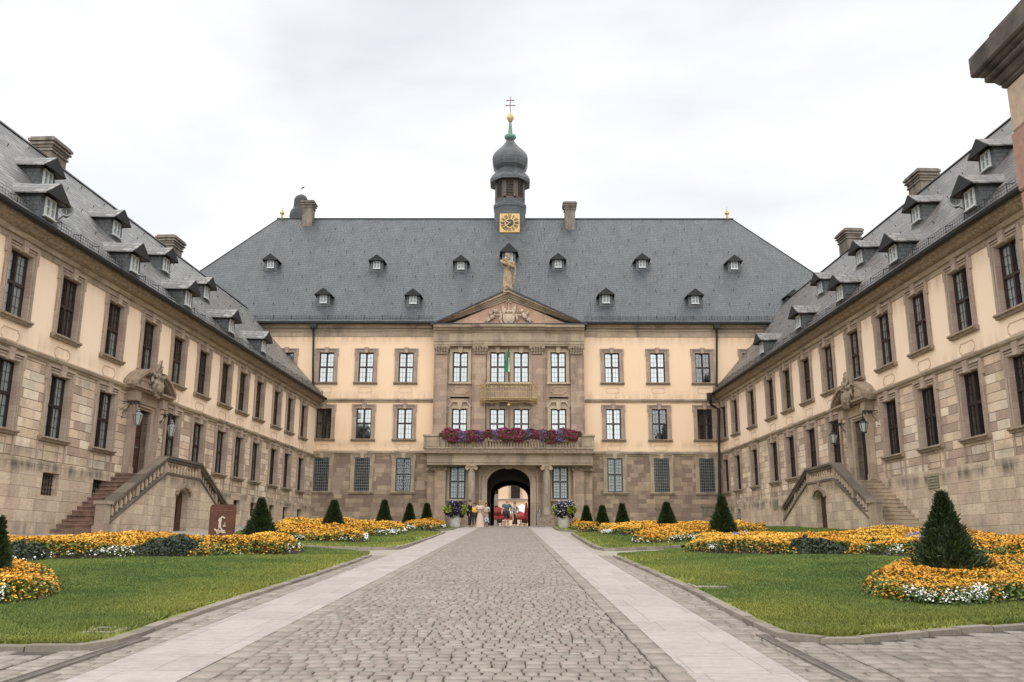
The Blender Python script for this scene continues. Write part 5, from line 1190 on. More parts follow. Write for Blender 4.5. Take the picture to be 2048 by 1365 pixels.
# ------------------------------------------------------------------ flower beds
def bed(label, P, H=.36, fl='fl_orange', dens=300, size=.02, lump=.55, seed=0, whites=(), blues=(), darks=(), foliage=700, yellows=(), lumpsc=1.1, dark_m='leaf_black'):
    poly = smooth(poly_px(P)+[poly_px(P)[0]], 2); X0, Y0 = np.min(poly, 0); X1, Y1 = np.max(poly, 0); area = (X1-X0)*(Y1-Y0)
    cx_, cy_ = (X0+X1)/2, (Y0+Y1)/2; root = empty('flower_bed', (cx_, cy_, gz(cx_, cy_)), 0, label, 'flower bed'); off = np.array([cx_, cy_, gz(cx_, cy_)])
    def height(x, y):
        x = np.asarray(x); d = edist(x, y, poly); e_ = np.clip(d/.28, 0, 1); e_ = np.sqrt(1-(1-e_)**2)
        return LH+(H*(1-lump)+H*lump*2*vnoise(x+seed, y, lumpsc, 4+seed)*.9+.06*(vnoise(x, y, 4., 8)-.5))*e_
    def samp(n, inside=None, shrink=0):
        x = rng.uniform(X0, X1, n); y = rng.uniform(Y0, Y1, n); k = inpoly(x, y, poly)
        if inside is not None: k &= inside(x, y)
        return x[k], y[k]
    regs = []
    for kind, lst in (('white', whites), ('blue', blues), ('dark', darks), ('yellow', yellows)):
        for R_ in lst: regs.append((kind, poly_px(R_)))
    def ell(x, y, p):
        px_ = [q_[0] for q_ in p]; py_ = [q_[1] for q_ in p]; return ((x-(max(px_)+min(px_))/2)/((max(px_)-min(px_))/2))**2+((y-(max(py_)+min(py_))/2)/((max(py_)-min(py_))/2))**2
    def dome(x, y):
        r_ = np.full(len(x), 9.)
        for k, p in regs:
            if k == 'dark': r_ = np.minimum(r_, ell(x, y, p))
        return .30+.62*np.sqrt(np.clip(1.25-r_, 0, 1))
    def mask(x, y, kinds):
        m = np.zeros(len(x), bool)
        for k, p in regs:
            if k in kinds:
                q = inpoly(x, y, p)
                if k == 'white': q &= (edist(x, y, poly) < -.05+.26*vnoise(x, y, 1.7, 31))
                if k == 'blue': q &= (vnoise(x, y, 2.2, 35) > .42)
                if k == 'dark': q = ell(x, y, p) < .75+.5*vnoise(x, y, 4., 33)
                m |= q
        return m
    # soil and inner mass
    g = .16; nx_ = int((X1-X0)/g)+2; ny_ = int((Y1-Y0)/g)+2; gx, gy = np.meshgrid(X0+np.arange(nx_)*g, Y0+np.arange(ny_)*g); ins = inpoly(gx, gy, poly); hz_ = gzv(gx, gy)+np.where(ins, height(gx, gy)*.62, LH*.3)
    V = np.stack([gx, gy, hz_], 2).reshape(-1, 3)-off; F = []
    for j in range(ny_-1):
        for i in range(nx_-1):
            if ins[j, i] or ins[j, i+1] or ins[j+1, i] or ins[j+1, i+1]: F.append((j*nx_+i, j*nx_+i+1, (j+1)*nx_+i+1, (j+1)*nx_+i))
    me = bpy.data.meshes.new('soil'); me.from_pydata(V.tolist(), [], F); me.materials.append(M['soil']); o = link('soil', me, root)
    # foliage
    x, y = samp(int(area*foliage*1.5)); h = height(x, y); z = gzv(x, y)+LH*.5+(h-LH*.5)*rng.random(len(x))**.35*.93; dk = mask(x, y, ('dark',))
    Pn = np.stack([x, y, z], 1)-off; wd = .011+.00045*np.mean([Y0, Y1])
    bulk('foliage', rnd_polys(Pn[~dk], wd, 4, .9, 2.), 4, 'leaf_green', root, kind='stuff')
    if dk.any():
        x, y = samp(int(area*foliage*4), lambda a_, b_: mask(a_, b_, ('dark',))); h = height(x, y)*dome(x, y)*(.85+.4*vnoise(x, y, 6., 3)); z = gzv(x, y)+LH+(h-LH)*rng.random(len(x))**.4
        bulk('dark_plants', rnd_polys(np.stack([x, y, z], 1)-off, wd*.95, 4, 1.1, 1.6), 4, dark_m, root, kind='stuff')
    # blossoms
    x, y = samp(int(area*dens*1.45)); keep = ~mask(x, y, ('white', 'dark')); thin = vnoise(x, y, 1.9, 12+seed) > .22; keep &= thin | (rng.random(len(x)) < .35); x, y = x[keep], y[keep]
    bl = mask(x, y, ('blue',)) & (rng.random(len(x)) < .75); ye = mask(x, y, ('yellow',)) & (rng.random(len(x)) < .6) & ~bl
    h = height(x, y); de_ = edist(x, y, poly); lo_ = np.where(de_ < .22, .30, .80); z = gzv(x, y)+h*(lo_+(1.06-lo_)*rng.random(len(x))**.7); Pn = np.stack([x, y, z], 1)-off; o_ = ~bl & ~ye
    bulk('blossoms', rnd_polys(Pn[o_], size, 6, .55), 6, fl, root, kind='stuff')
    if ye.any(): bulk('yellow_blossoms', rnd_polys(Pn[ye], size*1.15, 6, .5), 6, 'fl_yellow', root, kind='stuff')
    if bl.any(): bulk('violet_blossoms', rnd_polys(Pn[bl]+np.array([0, 0, .05]), size*.9, 5, 1.), 5, 'fl_blue', root, kind='stuff')
    if whites:
        x, y = samp(int(area*dens*2.0), lambda a_, b_: mask(a_, b_, ('white',))); k = vnoise(x, y, 2.6, 2) > .38; x, y = x[k], y[k]; h = np.minimum(height(x, y)+.05, LH+.15+.08*vnoise(x, y, 2., 1)); z = gzv(x, y)+h*rng.uniform(.7, 1.05, len(x))
        bulk('white_blossoms', rnd_polys(np.stack([x, y, z], 1)-off, size*.78, 6, .6), 6, 'fl_white', root, kind='stuff')
    return root
bed('orange flower bed at the left edge of the photo, nearest on the left lawn', [(-200, 1236), (-60, 1236), (30, 1230), (95, 1218), (125, 1203), (128, 1188), (95, 1172), (55, 1164), (-20, 1158), (-200, 1160)], .17, dens=2000, size=.0125, seed=1, foliage=2600, whites=[[(-200, 1240), (-200, 1222), (8, 1222), (8, 1234)]], yellows=[[(-200, 1236), (60, 1236), (60, 1200), (-200, 1200)]])
bed('long orange bed across the left lawn, with white border and dark purple clump', [(-200, 1142), (40, 1141), (85, 1134), (180, 1130), (265, 1127), (385, 1124.5), (500, 1120), (590, 1118), (612, 1111), (600, 1104), (400, 1101), (200, 1103), (0, 1107), (-200, 1112)], .25, dens=900, size=.018, seed=2, foliage=900,
    whites=[[(88, 1136), (270, 1129), (266, 1117), (120, 1121), (60, 1127)], [(430, 1124), (505, 1122), (500, 1115), (430, 1117)], [(575, 1121), (605, 1118), (600, 1108), (580, 1112)], [(0, 1142), (75, 1138), (70, 1124), (0, 1128)]],
    darks=[[(272, 1128), (378, 1125), (372, 1114), (285, 1116)], [(24, 1140), (60, 1139), (58, 1131), (26, 1132)]], blues=[[(430, 1108), (480, 1108), (480, 1101), (430, 1101)], [(180, 1108), (205, 1108), (205, 1103), (180, 1103)]], yellows=[[(100, 1120), (270, 1115), (270, 1103), (100, 1104)], [(390, 1112), (620, 1110), (600, 1100), (390, 1100)]])
bed('orange bed with white edging around the yews of the second left lawn', [(548, 1087), (610, 1090), (668, 1091), (735, 1092), (742, 1086), (730, 1079), (760, 1076), (812, 1074), (820, 1067), (800, 1060), (700, 1057), (590, 1057), (548, 1066), (538, 1078)], .31, dens=420, size=.028, seed=3, foliage=420,
    whites=[[(556, 1091), (612, 1091), (606, 1079), (556, 1079)], [(664, 1093), (738, 1093), (738, 1085), (668, 1085)], [(716, 1077), (815, 1076), (815, 1068), (716, 1069)]], yellows=[[(550, 1075), (820, 1075), (820, 1055), (550, 1055)]])
bed('small orange bed with white edging by the two farthest yews on the left', [(816, 1064), (870, 1063), (897, 1060), (895, 1055), (860, 1052.5), (815, 1054), (806, 1058)], .30, dens=300, size=.032, seed=4, foliage=300, whites=[[(814, 1066), (872, 1065), (872, 1059), (816, 1059)], [(876, 1064), (896, 1061), (894, 1057), (878, 1058)]])
bed('big orange bed round the tallest yew at the right edge of the photo', [(1730, 1186), (1745, 1200), (1790, 1208), (1850, 1216), (1920, 1219), (2000, 1213), (2060, 1206), (2250, 1200), (2250, 1140), (2048, 1138), (1960, 1140), (1840, 1146), (1780, 1160), (1745, 1172)], .20, dens=2000, size=.0125, seed=5, foliage=2400,
    whites=[[(1812, 1216), (1850, 1222), (1985, 1218), (1985, 1202), (1870, 1200), (1815, 1206)], [(2010, 1215), (2100, 1208), (2100, 1185), (2030, 1190)]])
bed('long orange bed across the right lawn, with violet flowers and dark clump', [(1368, 1108), (1440, 1111), (1600, 1112), (1740, 1111), (1830, 1114), (1960, 1122), (2250, 1135), (2250, 1098), (2048, 1090), (1840, 1078), (1780, 1078), (1640, 1081), (1520, 1083), (1440, 1088), (1380, 1097)], .26, dens=850, size=.018, seed=6, foliage=800,
    whites=[[(1738, 1114), (1815, 1116), (1812, 1104), (1740, 1103)], [(1420, 1113), (1452, 1113), (1452, 1106), (1420, 1106)], [(1985, 1098), (2035, 1100), (2030, 1092), (1985, 1090)]], darks=[[(1606, 1113), (1688, 1112), (1676, 1103), (1618, 1103)]],
    blues=[[(1820, 1094), (1866, 1095), (1860, 1084), (1815, 1083)], [(1470, 1096), (1500, 1096), (1500, 1088), (1470, 1088)]], yellows=[[(1368, 1108), (1600, 1108), (1600, 1080), (1368, 1080)], [(1700, 1100), (1900, 1104), (1900, 1078), (1700, 1078)]])
bed('orange bed of several mounds with wavy white edging on the second right lawn', [(1268, 1089), (1330, 1088), (1400, 1083), (1470, 1076), (1545, 1066), (1535, 1059), (1400, 1058), (1300, 1058), (1205, 1060), (1196, 1067), (1215, 1072), (1290, 1071), (1268, 1078)], .31, dens=420, size=.028, seed=7, foliage=420,
    whites=[[(1264, 1092), (1330, 1090), (1405, 1084), (1400, 1077), (1330, 1081), (1264, 1084)], [(1200, 1074), (1225, 1075), (1292, 1073), (1290, 1066), (1225, 1068), (1200, 1069)], [(1490, 1064), (1545, 1063), (1540, 1056), (1495, 1057)]], yellows=[[(1200, 1070), (1500, 1070), (1500, 1057), (1200, 1057)]])
bed('small orange bed with white edging by the two farthest yews on the right', [(1140, 1059), (1165, 1064), (1205, 1064), (1206, 1058), (1180, 1053.5), (1145, 1052.5)], .30, dens=300, size=.032, seed=8, foliage=300, whites=[[(1166, 1067), (1206, 1066), (1204, 1060), (1168, 1060)]])

# ------------------------------------------------------------------ yews
def yew(label, px, py, ty, hwpx, seed, shaggy=.10):
    g = onG(px, py); x0, y0 = g.x, g.y; sc__ = F_PX/(y0*1.0); zt = onY(px, ty, y0).z; z0 = gz(x0, y0)+LH*.6; H = zt-z0; Rb = hwpx/sc__*1.04
    root = empty('yew_cone', (x0, y0, z0), 0, label, 'yew', 'clipped yew cones on the lawns'); r = np.random.default_rng(seed)
    b = MB(); b.tube([(0, 0, 0), (.01, 0, H*.5), (0, 0, H*.88)], [.05, .035, .012], 7); b.build('trunk', 'door', root)
    def rad(t): return Rb*np.where(t < .12, .80+1.6*t, (1.0-(t-.12)/.88*.97)**1.12)*(1-.06*np.sin(t*3.1))
    b = MB(); b.lathe([(float(rad(np.array(t)))*.80, .05+H*t*.95) for t in np.linspace(0, .96, 9)], n=12); inner = b.build('inner_mass', 'leaf_dark', root)
    n = int(min(26000, max(5000, 9000*Rb*H*2.6))); nc = 240; ct = r.random(nc)**1.35; ca = r.uniform(0, 2*math.pi, nc); ci = r.integers(0, nc, n)
    t = np.clip(ct[ci]+r.normal(0, .035, n), 0, 1); a_ = ca[ci]+r.normal(0, .16, n); sh = 1+r.normal(0, shaggy*.45, nc)[ci]+r.normal(0, shaggy*.35, n)
    k = n//2; t[:k] = r.random(k)**1.3; a_[:k] = r.uniform(0, 2*math.pi, k); sh[:k] = r.normal(.94, .05, k)
    rr1 = rad(t)*sh+.01; P = np.stack([rr1*np.cos(a_), rr1*np.sin(a_), .03+H*(t*.97+r.normal(0, .012, n))], 1); out = np.stack([np.cos(a_), np.sin(a_), np.full(n, .9)], 1)+r.normal(0, .45, (n, 3)); out /= np.linalg.norm(out, axis=1)[:, None]
    sd_ = np.cross(out, r.normal(size=(n, 3))); sd_ /= np.linalg.norm(sd_, axis=1)[:, None]; L_ = (.018+.0009*y0)*r.uniform(.7, 1.5, n)[:, None]; W_ = L_*.30
    V = np.stack([P-sd_*W_, P+sd_*W_, P+out*L_*1.9+sd_*W_*.4, P+out*L_*1.9-sd_*W_*.4], 1); bulk('crown', V, 4, 'leaf_dark', root); return root
for i, a_ in enumerate([('yew cone cut by the left edge of the photo, beside the nearest orange bed', -16, 1186, 1050, 27), ('bright tipped shaggy yew cone right of the rust brown panel', 521, 1085, 1004, 25),
    ('dark yew cone behind a small orange mound, second lawn on the left', 668, 1080, 1007, 23), ('narrow yew cone third from the gateway on the left side', 770, 1065, 1006, 14), ('small yew cone second from the gateway on the left side', 821, 1057, 1013, 10.5), ('small yew cone nearest the gateway on the left side', 856, 1054, 1012, 9.5),
    ('small yew cone nearest the gateway on the right side', 1176, 1055, 1014, 9.5), ('small yew cone second from the gateway on the right side', 1208, 1059, 1014, 11.5), ('yew cone third from the gateway on the right side', 1248, 1062, 1010, 12.5), ('yew cone before the two bricked openings, second lawn on the right', 1338, 1072, 1007, 20.5),
    ('loose spiky yew cone at the corner of palace and right wing', 1450, 1077, 993, 22), ('tallest yew cone, in the big orange bed at the right', 1905, 1172, 984, 58)]):
    yew(*a_, seed=40+i, shaggy=.42 if i in (1, 10, 11, 0) else .12)
# ------------------------------------------------------------------ people and statue
def skin(name, V, Ed, Rd, mat, parent, root=0, sub=1):
    me = bpy.data.meshes.new(name); me.from_pydata(V, Ed, []); me.materials.append(M[mat] if isinstance(mat, str) else mat); o = link(name, me, parent)
    me.skin_vertices or me.attributes
    bm = bmesh.new(); bm.from_mesh(me); ly = bm.verts.layers.skin.verify()
    for v, r_ in zip(bm.verts, Rd):
        v[ly].radius = (r_, r_) if not isinstance(r_, tuple) else r_
        v[ly].use_root = (v.index == root)
    bm.to_mesh(me); bm.free()
    m = o.modifiers.new('skin', 'SKIN'); m.use_smooth_shade = True; s = o.modifiers.new('sub', 'SUBSURF'); s.levels = s.render_levels = sub; return o
SKIN = plain('skin', (.50, .29, .20), .6, 0, .06, 4, 0)
def lerp(a, b, t): return tuple(a[i]+(b[i]-a[i])*t for i in range(3))
def person(label, x, y, rz, H, J=None, hair=('hair', (.03, .02, .015)), hairlen=0, top=None, bottom=None, skirt=None, shoes=(.03, .03, .03), sleeves=1, name='person', skinm=None, jacket=False, group=None):
    z0 = gz(x, y); root = empty(name, (x, y, z0), rz, label, 'person'); h = H
    P = dict(pel=(0, 0, .52), bel=(0, 0, .60), che=(0, -.005, .71), nk=(0, 0, .825), hd=(0, -.012, .885), hd2=(0, -.01, .945),
             sl=(-.115, 0, .795), sr=(.115, 0, .795), el=(-.15, .01, .63), er=(.15, .01, .63), wl=(-.145, -.05, .49), wr=(.145, -.05, .49),
             hl=(-.055, 0, .50), hr=(.055, 0, .50), kl=(-.06, -.01, .28), kr=(.06, -.01, .28), al=(-.06, .01, .05), ar=(.06, .01, .05), tl=(-.065, -.075, .018), tr=(.065, -.075, .018))
    P.update(J or {}); P = {k: tuple(c*h for c in v) for k, v in P.items()}
    names = ['pel', 'bel', 'che', 'nk', 'hd', 'hd2', 'sl', 'el', 'wl', 'sr', 'er', 'wr', 'hl', 'kl', 'al', 'tl', 'hr', 'kr', 'ar', 'tr']
    rad = dict(pel=.075, bel=.068, che=.080, nk=.033, hd=.050, hd2=.046, sl=.038, el=.027, wl=.018, sr=.038, er=.027, wr=.018, hl=.055, kl=.037, al=.024, tl=.020, hr=.055, kr=.037, ar=.024, tr=.020)
    V = [P[n] for n in names]; Rd = [rad[n]*h for n in names]; ix = {n: i for i, n in enumerate(names)}
    Ed = [(ix[a], ix[b]) for a, b in (('pel', 'bel'), ('bel', 'che'), ('che', 'nk'), ('nk', 'hd'), ('hd', 'hd2'), ('che', 'sl'), ('sl', 'el'), ('el', 'wl'), ('che', 'sr'), ('sr', 'er'), ('er', 'wr'), ('pel', 'hl'), ('hl', 'kl'), ('kl', 'al'), ('al', 'tl'), ('pel', 'hr'), ('hr', 'kr'), ('kr', 'ar'), ('ar', 'tr'))]
    for sd, (e_, w_) in ((-1, ('el', 'wl')), (1, ('er', 'wr'))):         # palm, thumb and four fingers
        d = (Vector(P[w_])-Vector(P[e_])).normalized(); sdv = d.cross(Vector((1, 0, 0))).normalized(); pm = Vector(P[w_])+d*.035*h; k = len(V); V.append(tuple(pm)); Rd.append(.014*h); Ed.append((ix[w_], k))
        for f_ in range(4):
            q = pm+d*.022*h+sdv*(f_-1.5)*.011*h; V.append(tuple(q)); Rd.append(.0058*h); Ed.append((k, len(V)-1))
            q2 = q+d*(.024, .030, .027, .020)[f_]*h+Vector((-sd*.006*h, 0, 0)); V.append(tuple(q2)); Rd.append(.0048*h); Ed.append((len(V)-2, len(V)-1))
        q = Vector(P[w_])+d*.02*h-sdv*.018*h; V.append(tuple(q)); Rd.append(.006*h); Ed.append((k, len(V)-1)); V.append(tuple(q+d*.022*h-sdv*.006*h)); Rd.append(.005*h); Ed.append((len(V)-2, len(V)-1))
    sm = skinm or SKIN
    skin('body', V, Ed, Rd, sm, root)
    hc = Vector(P['hd2']); b = MB(); b.ball((hc.x, hc.y-.044*h, hc.z-.028*h), .010*h, 0, 7, .8, 1.2, 1.3)
    for s_ in (-1, 1): b.ball((hc.x+s_*.018*h, hc.y-.043*h, hc.z-.010*h), .0065*h, 1, 6); b.ball((hc.x+s_*.050*h, hc.y+.002*h, hc.z-.022*h), .011*h, 0, 6, .5, .8, 1.3)
    b.box(hc.x-.014*h, hc.x+.014*h, hc.y-.047*h, hc.y-.040*h, hc.z-.051*h, hc.z-.046*h, 2); M.setdefault('lips', plain('lips', (.35, .10, .08), .6)); b.build('face', [sm, 'dark', 'lips'] if not skinm else [sm, sm, sm], root, smooth=True)
    if hair:
        hm = skinm or plain(hair[0], hair[1], .6); b = MB()
        pr = [(.001, .062), (.030, .057), (.047, .040), (.054, .015), (.054, -.01), (.048, -.03-hairlen*.3)]
        b.ball((hc.x, hc.y+.010*h, hc.z+.006*h), .055*h, 0, 12, 1, 1.02, 1.02)
        if hairlen: b.lathe([(.050*h, hc.z+.01*h), (.058*h, hc.z-.04*h), (.056*h, hc.z-hairlen*h*.7), (.035*h, hc.z-hairlen*h)], (hc.x, hc.y+.024*h), 10, 0, 0, 1, .7)
        b.build('hair', hm, root, smooth=True)
    def suit(nm, keys, grow, mat, arms):
        K_ = [k for k in names if k in keys]; i2 = {n: i for i, n in enumerate(K_)}; Vv = [P[k] for k in K_]; Rr = [rad[k]*h*grow for k in K_]
        E2 = [(i2[names[a]], i2[names[b_]]) for a, b_ in Ed if a < len(names) and b_ < len(names) and names[a] in i2 and names[b_] in i2]
        if arms < 1:
            for (s_, e_) in (('sl', 'el'), ('sr', 'er')):
                Vv[i2[e_]] = lerp(P[s_], P[e_], arms); Rr[i2[e_]] = rad[s_]*h*grow*.92
        return skin(nm, Vv, E2, Rr, mat, root)
    if top:
        keys = ['pel', 'bel', 'che', 'sl', 'sr', 'el', 'er']+(['wl', 'wr'] if sleeves > 1 else [])
        if not bottom and not skirt: keys += []
        suit('jacket' if jacket else 'shirt', keys, 1.16, top, .65 if sleeves < 1 else 1)
    if bottom:
        kk = ['pel', 'hl', 'hr', 'kl', 'kr']+(['al', 'ar'] if bottom[1] else []); o_ = suit('trousers' if bottom[1] else 'shorts', kk, 1.22, bottom[0], 1)
    if skirt:
        m, zt, zb, rt, rb, nf = skirt; b = MB(); n = 36; vs = []; K2 = 9
        for j in range(K2):
            t = j/(K2-1); z = (zt+(zb-zt)*t)*h
            for i in range(n):
                a_ = 2*math.pi*i/n; r_ = (rt+(rb-rt)*t**.8)*h*(1+.09*t*math.sin(a_*nf+j*.2)+.05*t*math.sin(a_*3+1)); vs.append((r_*math.cos(a_), r_*.8*math.sin(a_)+.0, z))
        b.add(vs, [(j*n+i, j*n+(i+1) % n, (j+1)*n+(i+1) % n, (j+1)*n+i) for j in range(K2-1) for i in range(n)]); b.build('skirt', m, root, smooth=True)
    if shoes:
        b = MB()
        for a_, t_ in (('al', 'tl'), ('ar', 'tr')):
            A_, T_ = Vector(P[a_]), Vector(P[t_]); c = (A_+T_)/2; b.ball((c.x, c.y-.008*h, T_.z+.004*h), .05*h, 0, 10, .52, 1.15, .42)
        b.build('shoes', plain('shoe leather', shoes, .5), root, smooth=True)
    return root
def pattern(name, c1, c2, sc, stripes=False):
    N = NT(name); v = N.obj()
    if stripes: s_ = N.n('SeparateXYZ', [v]); f_ = N.m_('GREATER_THAN', N.m_('SINE', N.m_('MULTIPLY', s_.outputs[0], sc)), 0.)
    else: f_ = N.m_('GREATER_THAN', N.noise(v, sc, 1, .5), .5)
    N.set(Base_Color=N.mix(f_, c1, c2), Roughness=.85); return N.m
def pxy(px, py): g = onG(px, py); return g.x, g.y
suit_m = plain('black suit cloth', (.012, .013, .017), .8, 0, .2); x, y = pxy(942, 1056)
person('man in a black suit standing side on beside the left column', x, y, R(70), 1.50, dict(wl=(-.12, -.03, .47), wr=(.12, -.03, .47)), top=suit_m, sleeves=2, jacket=True, bottom=(suit_m, 1))
x, y = pxy(951.5, 1054); person('woman in a bright yellow top beside the suited man', x, y, R(-10), 1.36, dict(wl=(-.04, -.12, .62), wr=(.05, -.12, .62), el=(-.14, -.01, .66), er=(.14, -.01, .66)), hairlen=.12, top=plain('yellow blouse', (.75, .50, .05), .8), sleeves=2, bottom=(plain('dark trousers', (.03, .03, .035), .8), 1))
dress = plain('champagne dress', (.66, .50, .42), .75, 0, .08); x, y = pxy(962, 1056)
person('woman with light hair in a floor length champagne dress', x, y, R(5), 1.46, dict(wl=(-.05, -.11, .66), wr=(.05, -.11, .67), el=(-.15, -.02, .67), er=(.15, -.02, .67)), hair=('light hair', (.42, .27, .14)), hairlen=.09, top=dress, sleeves=.5, skirt=(dress, .62, .01, .055, .165, 11), shoes=None)
x, y = pxy(975, 1055); person('woman in a pale blouse and a black and white patterned skirt', x, y, R(-25), 1.36, dict(wl=(-.03, -.12, .62), wr=(.04, -.12, .62)), hair=('brown hair', (.10, .05, .025)), hairlen=.04, top=plain('pale blouse', (.50, .45, .42), .85), sleeves=.8, skirt=(pattern('black and white print', (.03, .03, .04), (.62, .62, .62), 14.), .62, .16, .06, .125, 7))
x, y = pxy(1016, 1056.5); person('bald man in a teal shirt and dark shorts walking out of the gateway', x, y, R(4), 1.56, dict(wl=(-.17, -.09, .50), wr=(.17, .04, .49), kl=(-.055, -.07, .285), al=(-.05, -.02, .06), tl=(-.05, -.10, .03), kr=(.055, .03, .28), ar=(.05, .10, .07), tr=(.055, .03, .02)), hair=None, top=plain('teal shirt', (.05, .13, .15), .85), sleeves=.8, bottom=(plain('dark shorts', (.02, .02, .022), .85), 0), shoes=(.16, .05, .03))
x, y = pxy(1032, 1055.5); person('woman in a striped top, dark wide trousers and white shoes walking beside the bald man', x, y, R(-6), 1.40, dict(wl=(-.05, -.12, .64), wr=(.17, .03, .50), kl=(-.05, -.05, .28), al=(-.045, .0, .05), tl=(-.05, -.09, .02), kr=(.05, .02, .28), ar=(.05, .06, .06), tr=(.05, -.01, .02)), hair=('grey brown hair', (.16, .10, .07)), hairlen=.03, top=pattern('striped cloth', (.06, .06, .08), (.42, .40, .40), 45., True), sleeves=2, skirt=(plain('black skirt', (.015, .014, .016), .85), .60, .13, .06, .105, 5), shoes=(.75, .75, .75))

# statue on the pediment apex
zap_ = pz(582, 55.0); sx_, sy_ = pxx(1014, 55.0, 560), 55.0; H_ = (pz(511, 55.)-zap_-.15)
M['statue_stone'] = plain('golden weathered stone', (.33, .25, .155), .9, 0, .6, 7, .6)
st_root = person('weathered stone statue of a robed figure standing on the tip of the pediment', sx_, sy_, R(8), H_, dict(wl=(-.02, -.15, .72), wr=(.08, -.14, .60), el=(-.17, -.03, .68), er=(.17, -.02, .64), hd2=(.012, -.02, .94)), hairlen=.08, top='statue_stone', sleeves=2, skirt=('statue_stone', .66, .02, .085, .145, 9), shoes=None, name='statue', skinm=M['statue_stone'])
st_root.location.z = zap_+.15; st_root['category'] = 'statue'
b = MB(); b.box(-.30, .30, -.25, .25, -.32, 0); b.box(-.24, .24, -.2, .2, 0, .05); b.build('pedestal', 'statue_stone', st_root)
b = MB(); b.lathe([(.055*H_, .965*H_), (.075*H_, 1.03*H_), (.02*H_, 1.01*H_)], (0, -.01), 10); b.tube([(-.2*H_, -.1*H_, .78*H_), (-.1*H_, -.19*H_, .70*H_), (.06*H_, -.20*H_, .63*H_), (.16*H_, -.12*H_, .60*H_)], .05*H_, 7); b.tube([(.14*H_, -.05*H_, .8*H_), (.22*H_, .02*H_, .6*H_), (.19*H_, .04*H_, .3*H_), (.15*H_, .0, .06*H_)], .055*H_, 7, r2=.03*H_)
carved_blob(b, (-.12*H_, -.17*H_, .76*H_), (.09*H_, .05*H_), 8, 5, .4, .04*H_); b.build('drapery', 'statue_stone', st_root, smooth=True)

# ------------------------------------------------------------------ planters by the gateway
M['planter'] = plain('pale planter', (.50, .48, .45), .7, 0, .12, 5); M['mix_leaf'] = island('dark mixed foliage', [(.012, .018, .012), (.03, .045, .02), (.045, .02, .06), (.02, .012, .03)], .6)
for lb, px, c2 in (('tall pale planter with dark foliage and lime green trails, left of the gateway', 912, -1), ('tall pale planter with a grey violet and lime flower ball, right of the gateway', 1131, 1)):
    gx_, gy_ = pxy(px, 1058); gy_ = min(gy_, 52.6); z0 = gz(gx_, gy_)+.04; root = empty('flower_planter', (gx_, gy_, z0), 0, lb, 'planter')
    b = MB(); b.lathe([(.24, 0), (.27, .10), (.31, .55), (.34, .57), (.34, .62), (.30, .62)], n=18); b.build('pot', 'planter', root, smooth=False)
    n = 5200; v = rng.normal(size=(n, 3)); v /= np.linalg.norm(v, axis=1)[:, None]; r_ = .52*(1+.10*np.sin(v[:, 0]*7+v[:, 2]*5)+rng.normal(0, .05, n)); P = v*r_[:, None]*np.array([1.05, .85, .80])+np.array([0, 0, .90]); P[:, 2] -= np.clip(np.hypot(P[:, 0], P[:, 1])-.5, 0, 1)*.3
    lime = ((v[:, 0]*c2 > .25) & (np.abs(v[:, 2]-.1) < .45) & (v[:, 1] < .2)) | ((v[:, 0]*c2 < -.62) & (np.abs(v[:, 2]+.05) < .6)); lime &= rng.random(n) < .75
    bulk('dark_foliage', rnd_polys(P[~lime], .045, 4, 1.1, 1.6), 4, 'mix_leaf', root, kind='stuff'); bulk('lime_foliage', rnd_polys(P[lime], .042, 4, .9, 1.5), 4, 'leaf_lime', root, kind='stuff')
    k = (~lime) & (v[:, 2] > -.35) & (rng.random(n) < (.10 if c2 > 0 else .05)); P2 = P[k]+v[k]*.05; bulk('violet_blossoms', rnd_polys(P2, .035, 5, .8), 5, 'fl_blue', root, kind='stuff')
    k = (~lime) & (rng.random(n) < (.08 if c2 > 0 else .02)); bulk('white_blossoms', rnd_polys(P[k]+v[k]*.06, .03, 5, .8), 5, 'fl_white', root, kind='stuff')
# petunias along the balcony
xa_, xb_ = pxx(881, YP, 880), pxx(1164, YP, 880); root = empty('balcony_flowers', ((xa_+xb_)/2, YP, zrl), 0, 'long hanging mass of crimson and violet petunias along the balcony parapet', 'flowers'); off = np.array([(xa_+xb_)/2, YP, zrl])
for i in range(7): b = MB(); xx = (xa_-xb_)/2+.1+(xb_-xa_)*i/7; b.prism([(-.02, -.02), (.30, -.02), (.34, .22), (-.06, .22)], 'x', xx, xx+(xb_-xa_)/7-.12); b.build('flower_box', 'gutter', root)
n = 26000; x = rng.uniform(xa_, xb_, n); hang = .36+.30*vnoise(x, x*0, 1.1, 21)+.12*vnoise(x, x*0, 4., 22); u = rng.random(n); tp_ = .25+.14*vnoise(x, x*0, 2.6, 23); en_ = np.clip(np.minimum(x-xa_, xb_-x)/.35, .25, 1); z = zrl+tp_*en_-(hang+.15)*en_*u**.9; ridge = .16*np.sin(np.clip(u, 0, 1)*math.pi)**.7
y = YP-.10-ridge*1.2-rng.random(n)*.08+np.where(u < .25, rng.random(n)*.35, 0); z += .22*(vnoise(x, u*3, 3.5, 5)-.5); y -= .06*vnoise(x, u*2, 3.2, 6)
vio = np.zeros(n, bool)
for px, w_ in ((927, .28), (962, .2), (992, .22), (1057, .24), (1085, .22), (1120, .25)): xv = pxx(px, YP, 880); vio |= (np.abs(x-xv) < w_*(.7+.5*rng.random(n)))
vio &= rng.random(n) < .6; gr = rng.random(n) < .38; P = np.stack([x, y, z], 1)-off
def face_polys(P, s, k): V = rnd_polys(P, s, k, .7); c = P[:, None, :]; W = V-c; return c+np.stack([W[..., 0], -W[..., 2]*.9, W[..., 1]], -1)
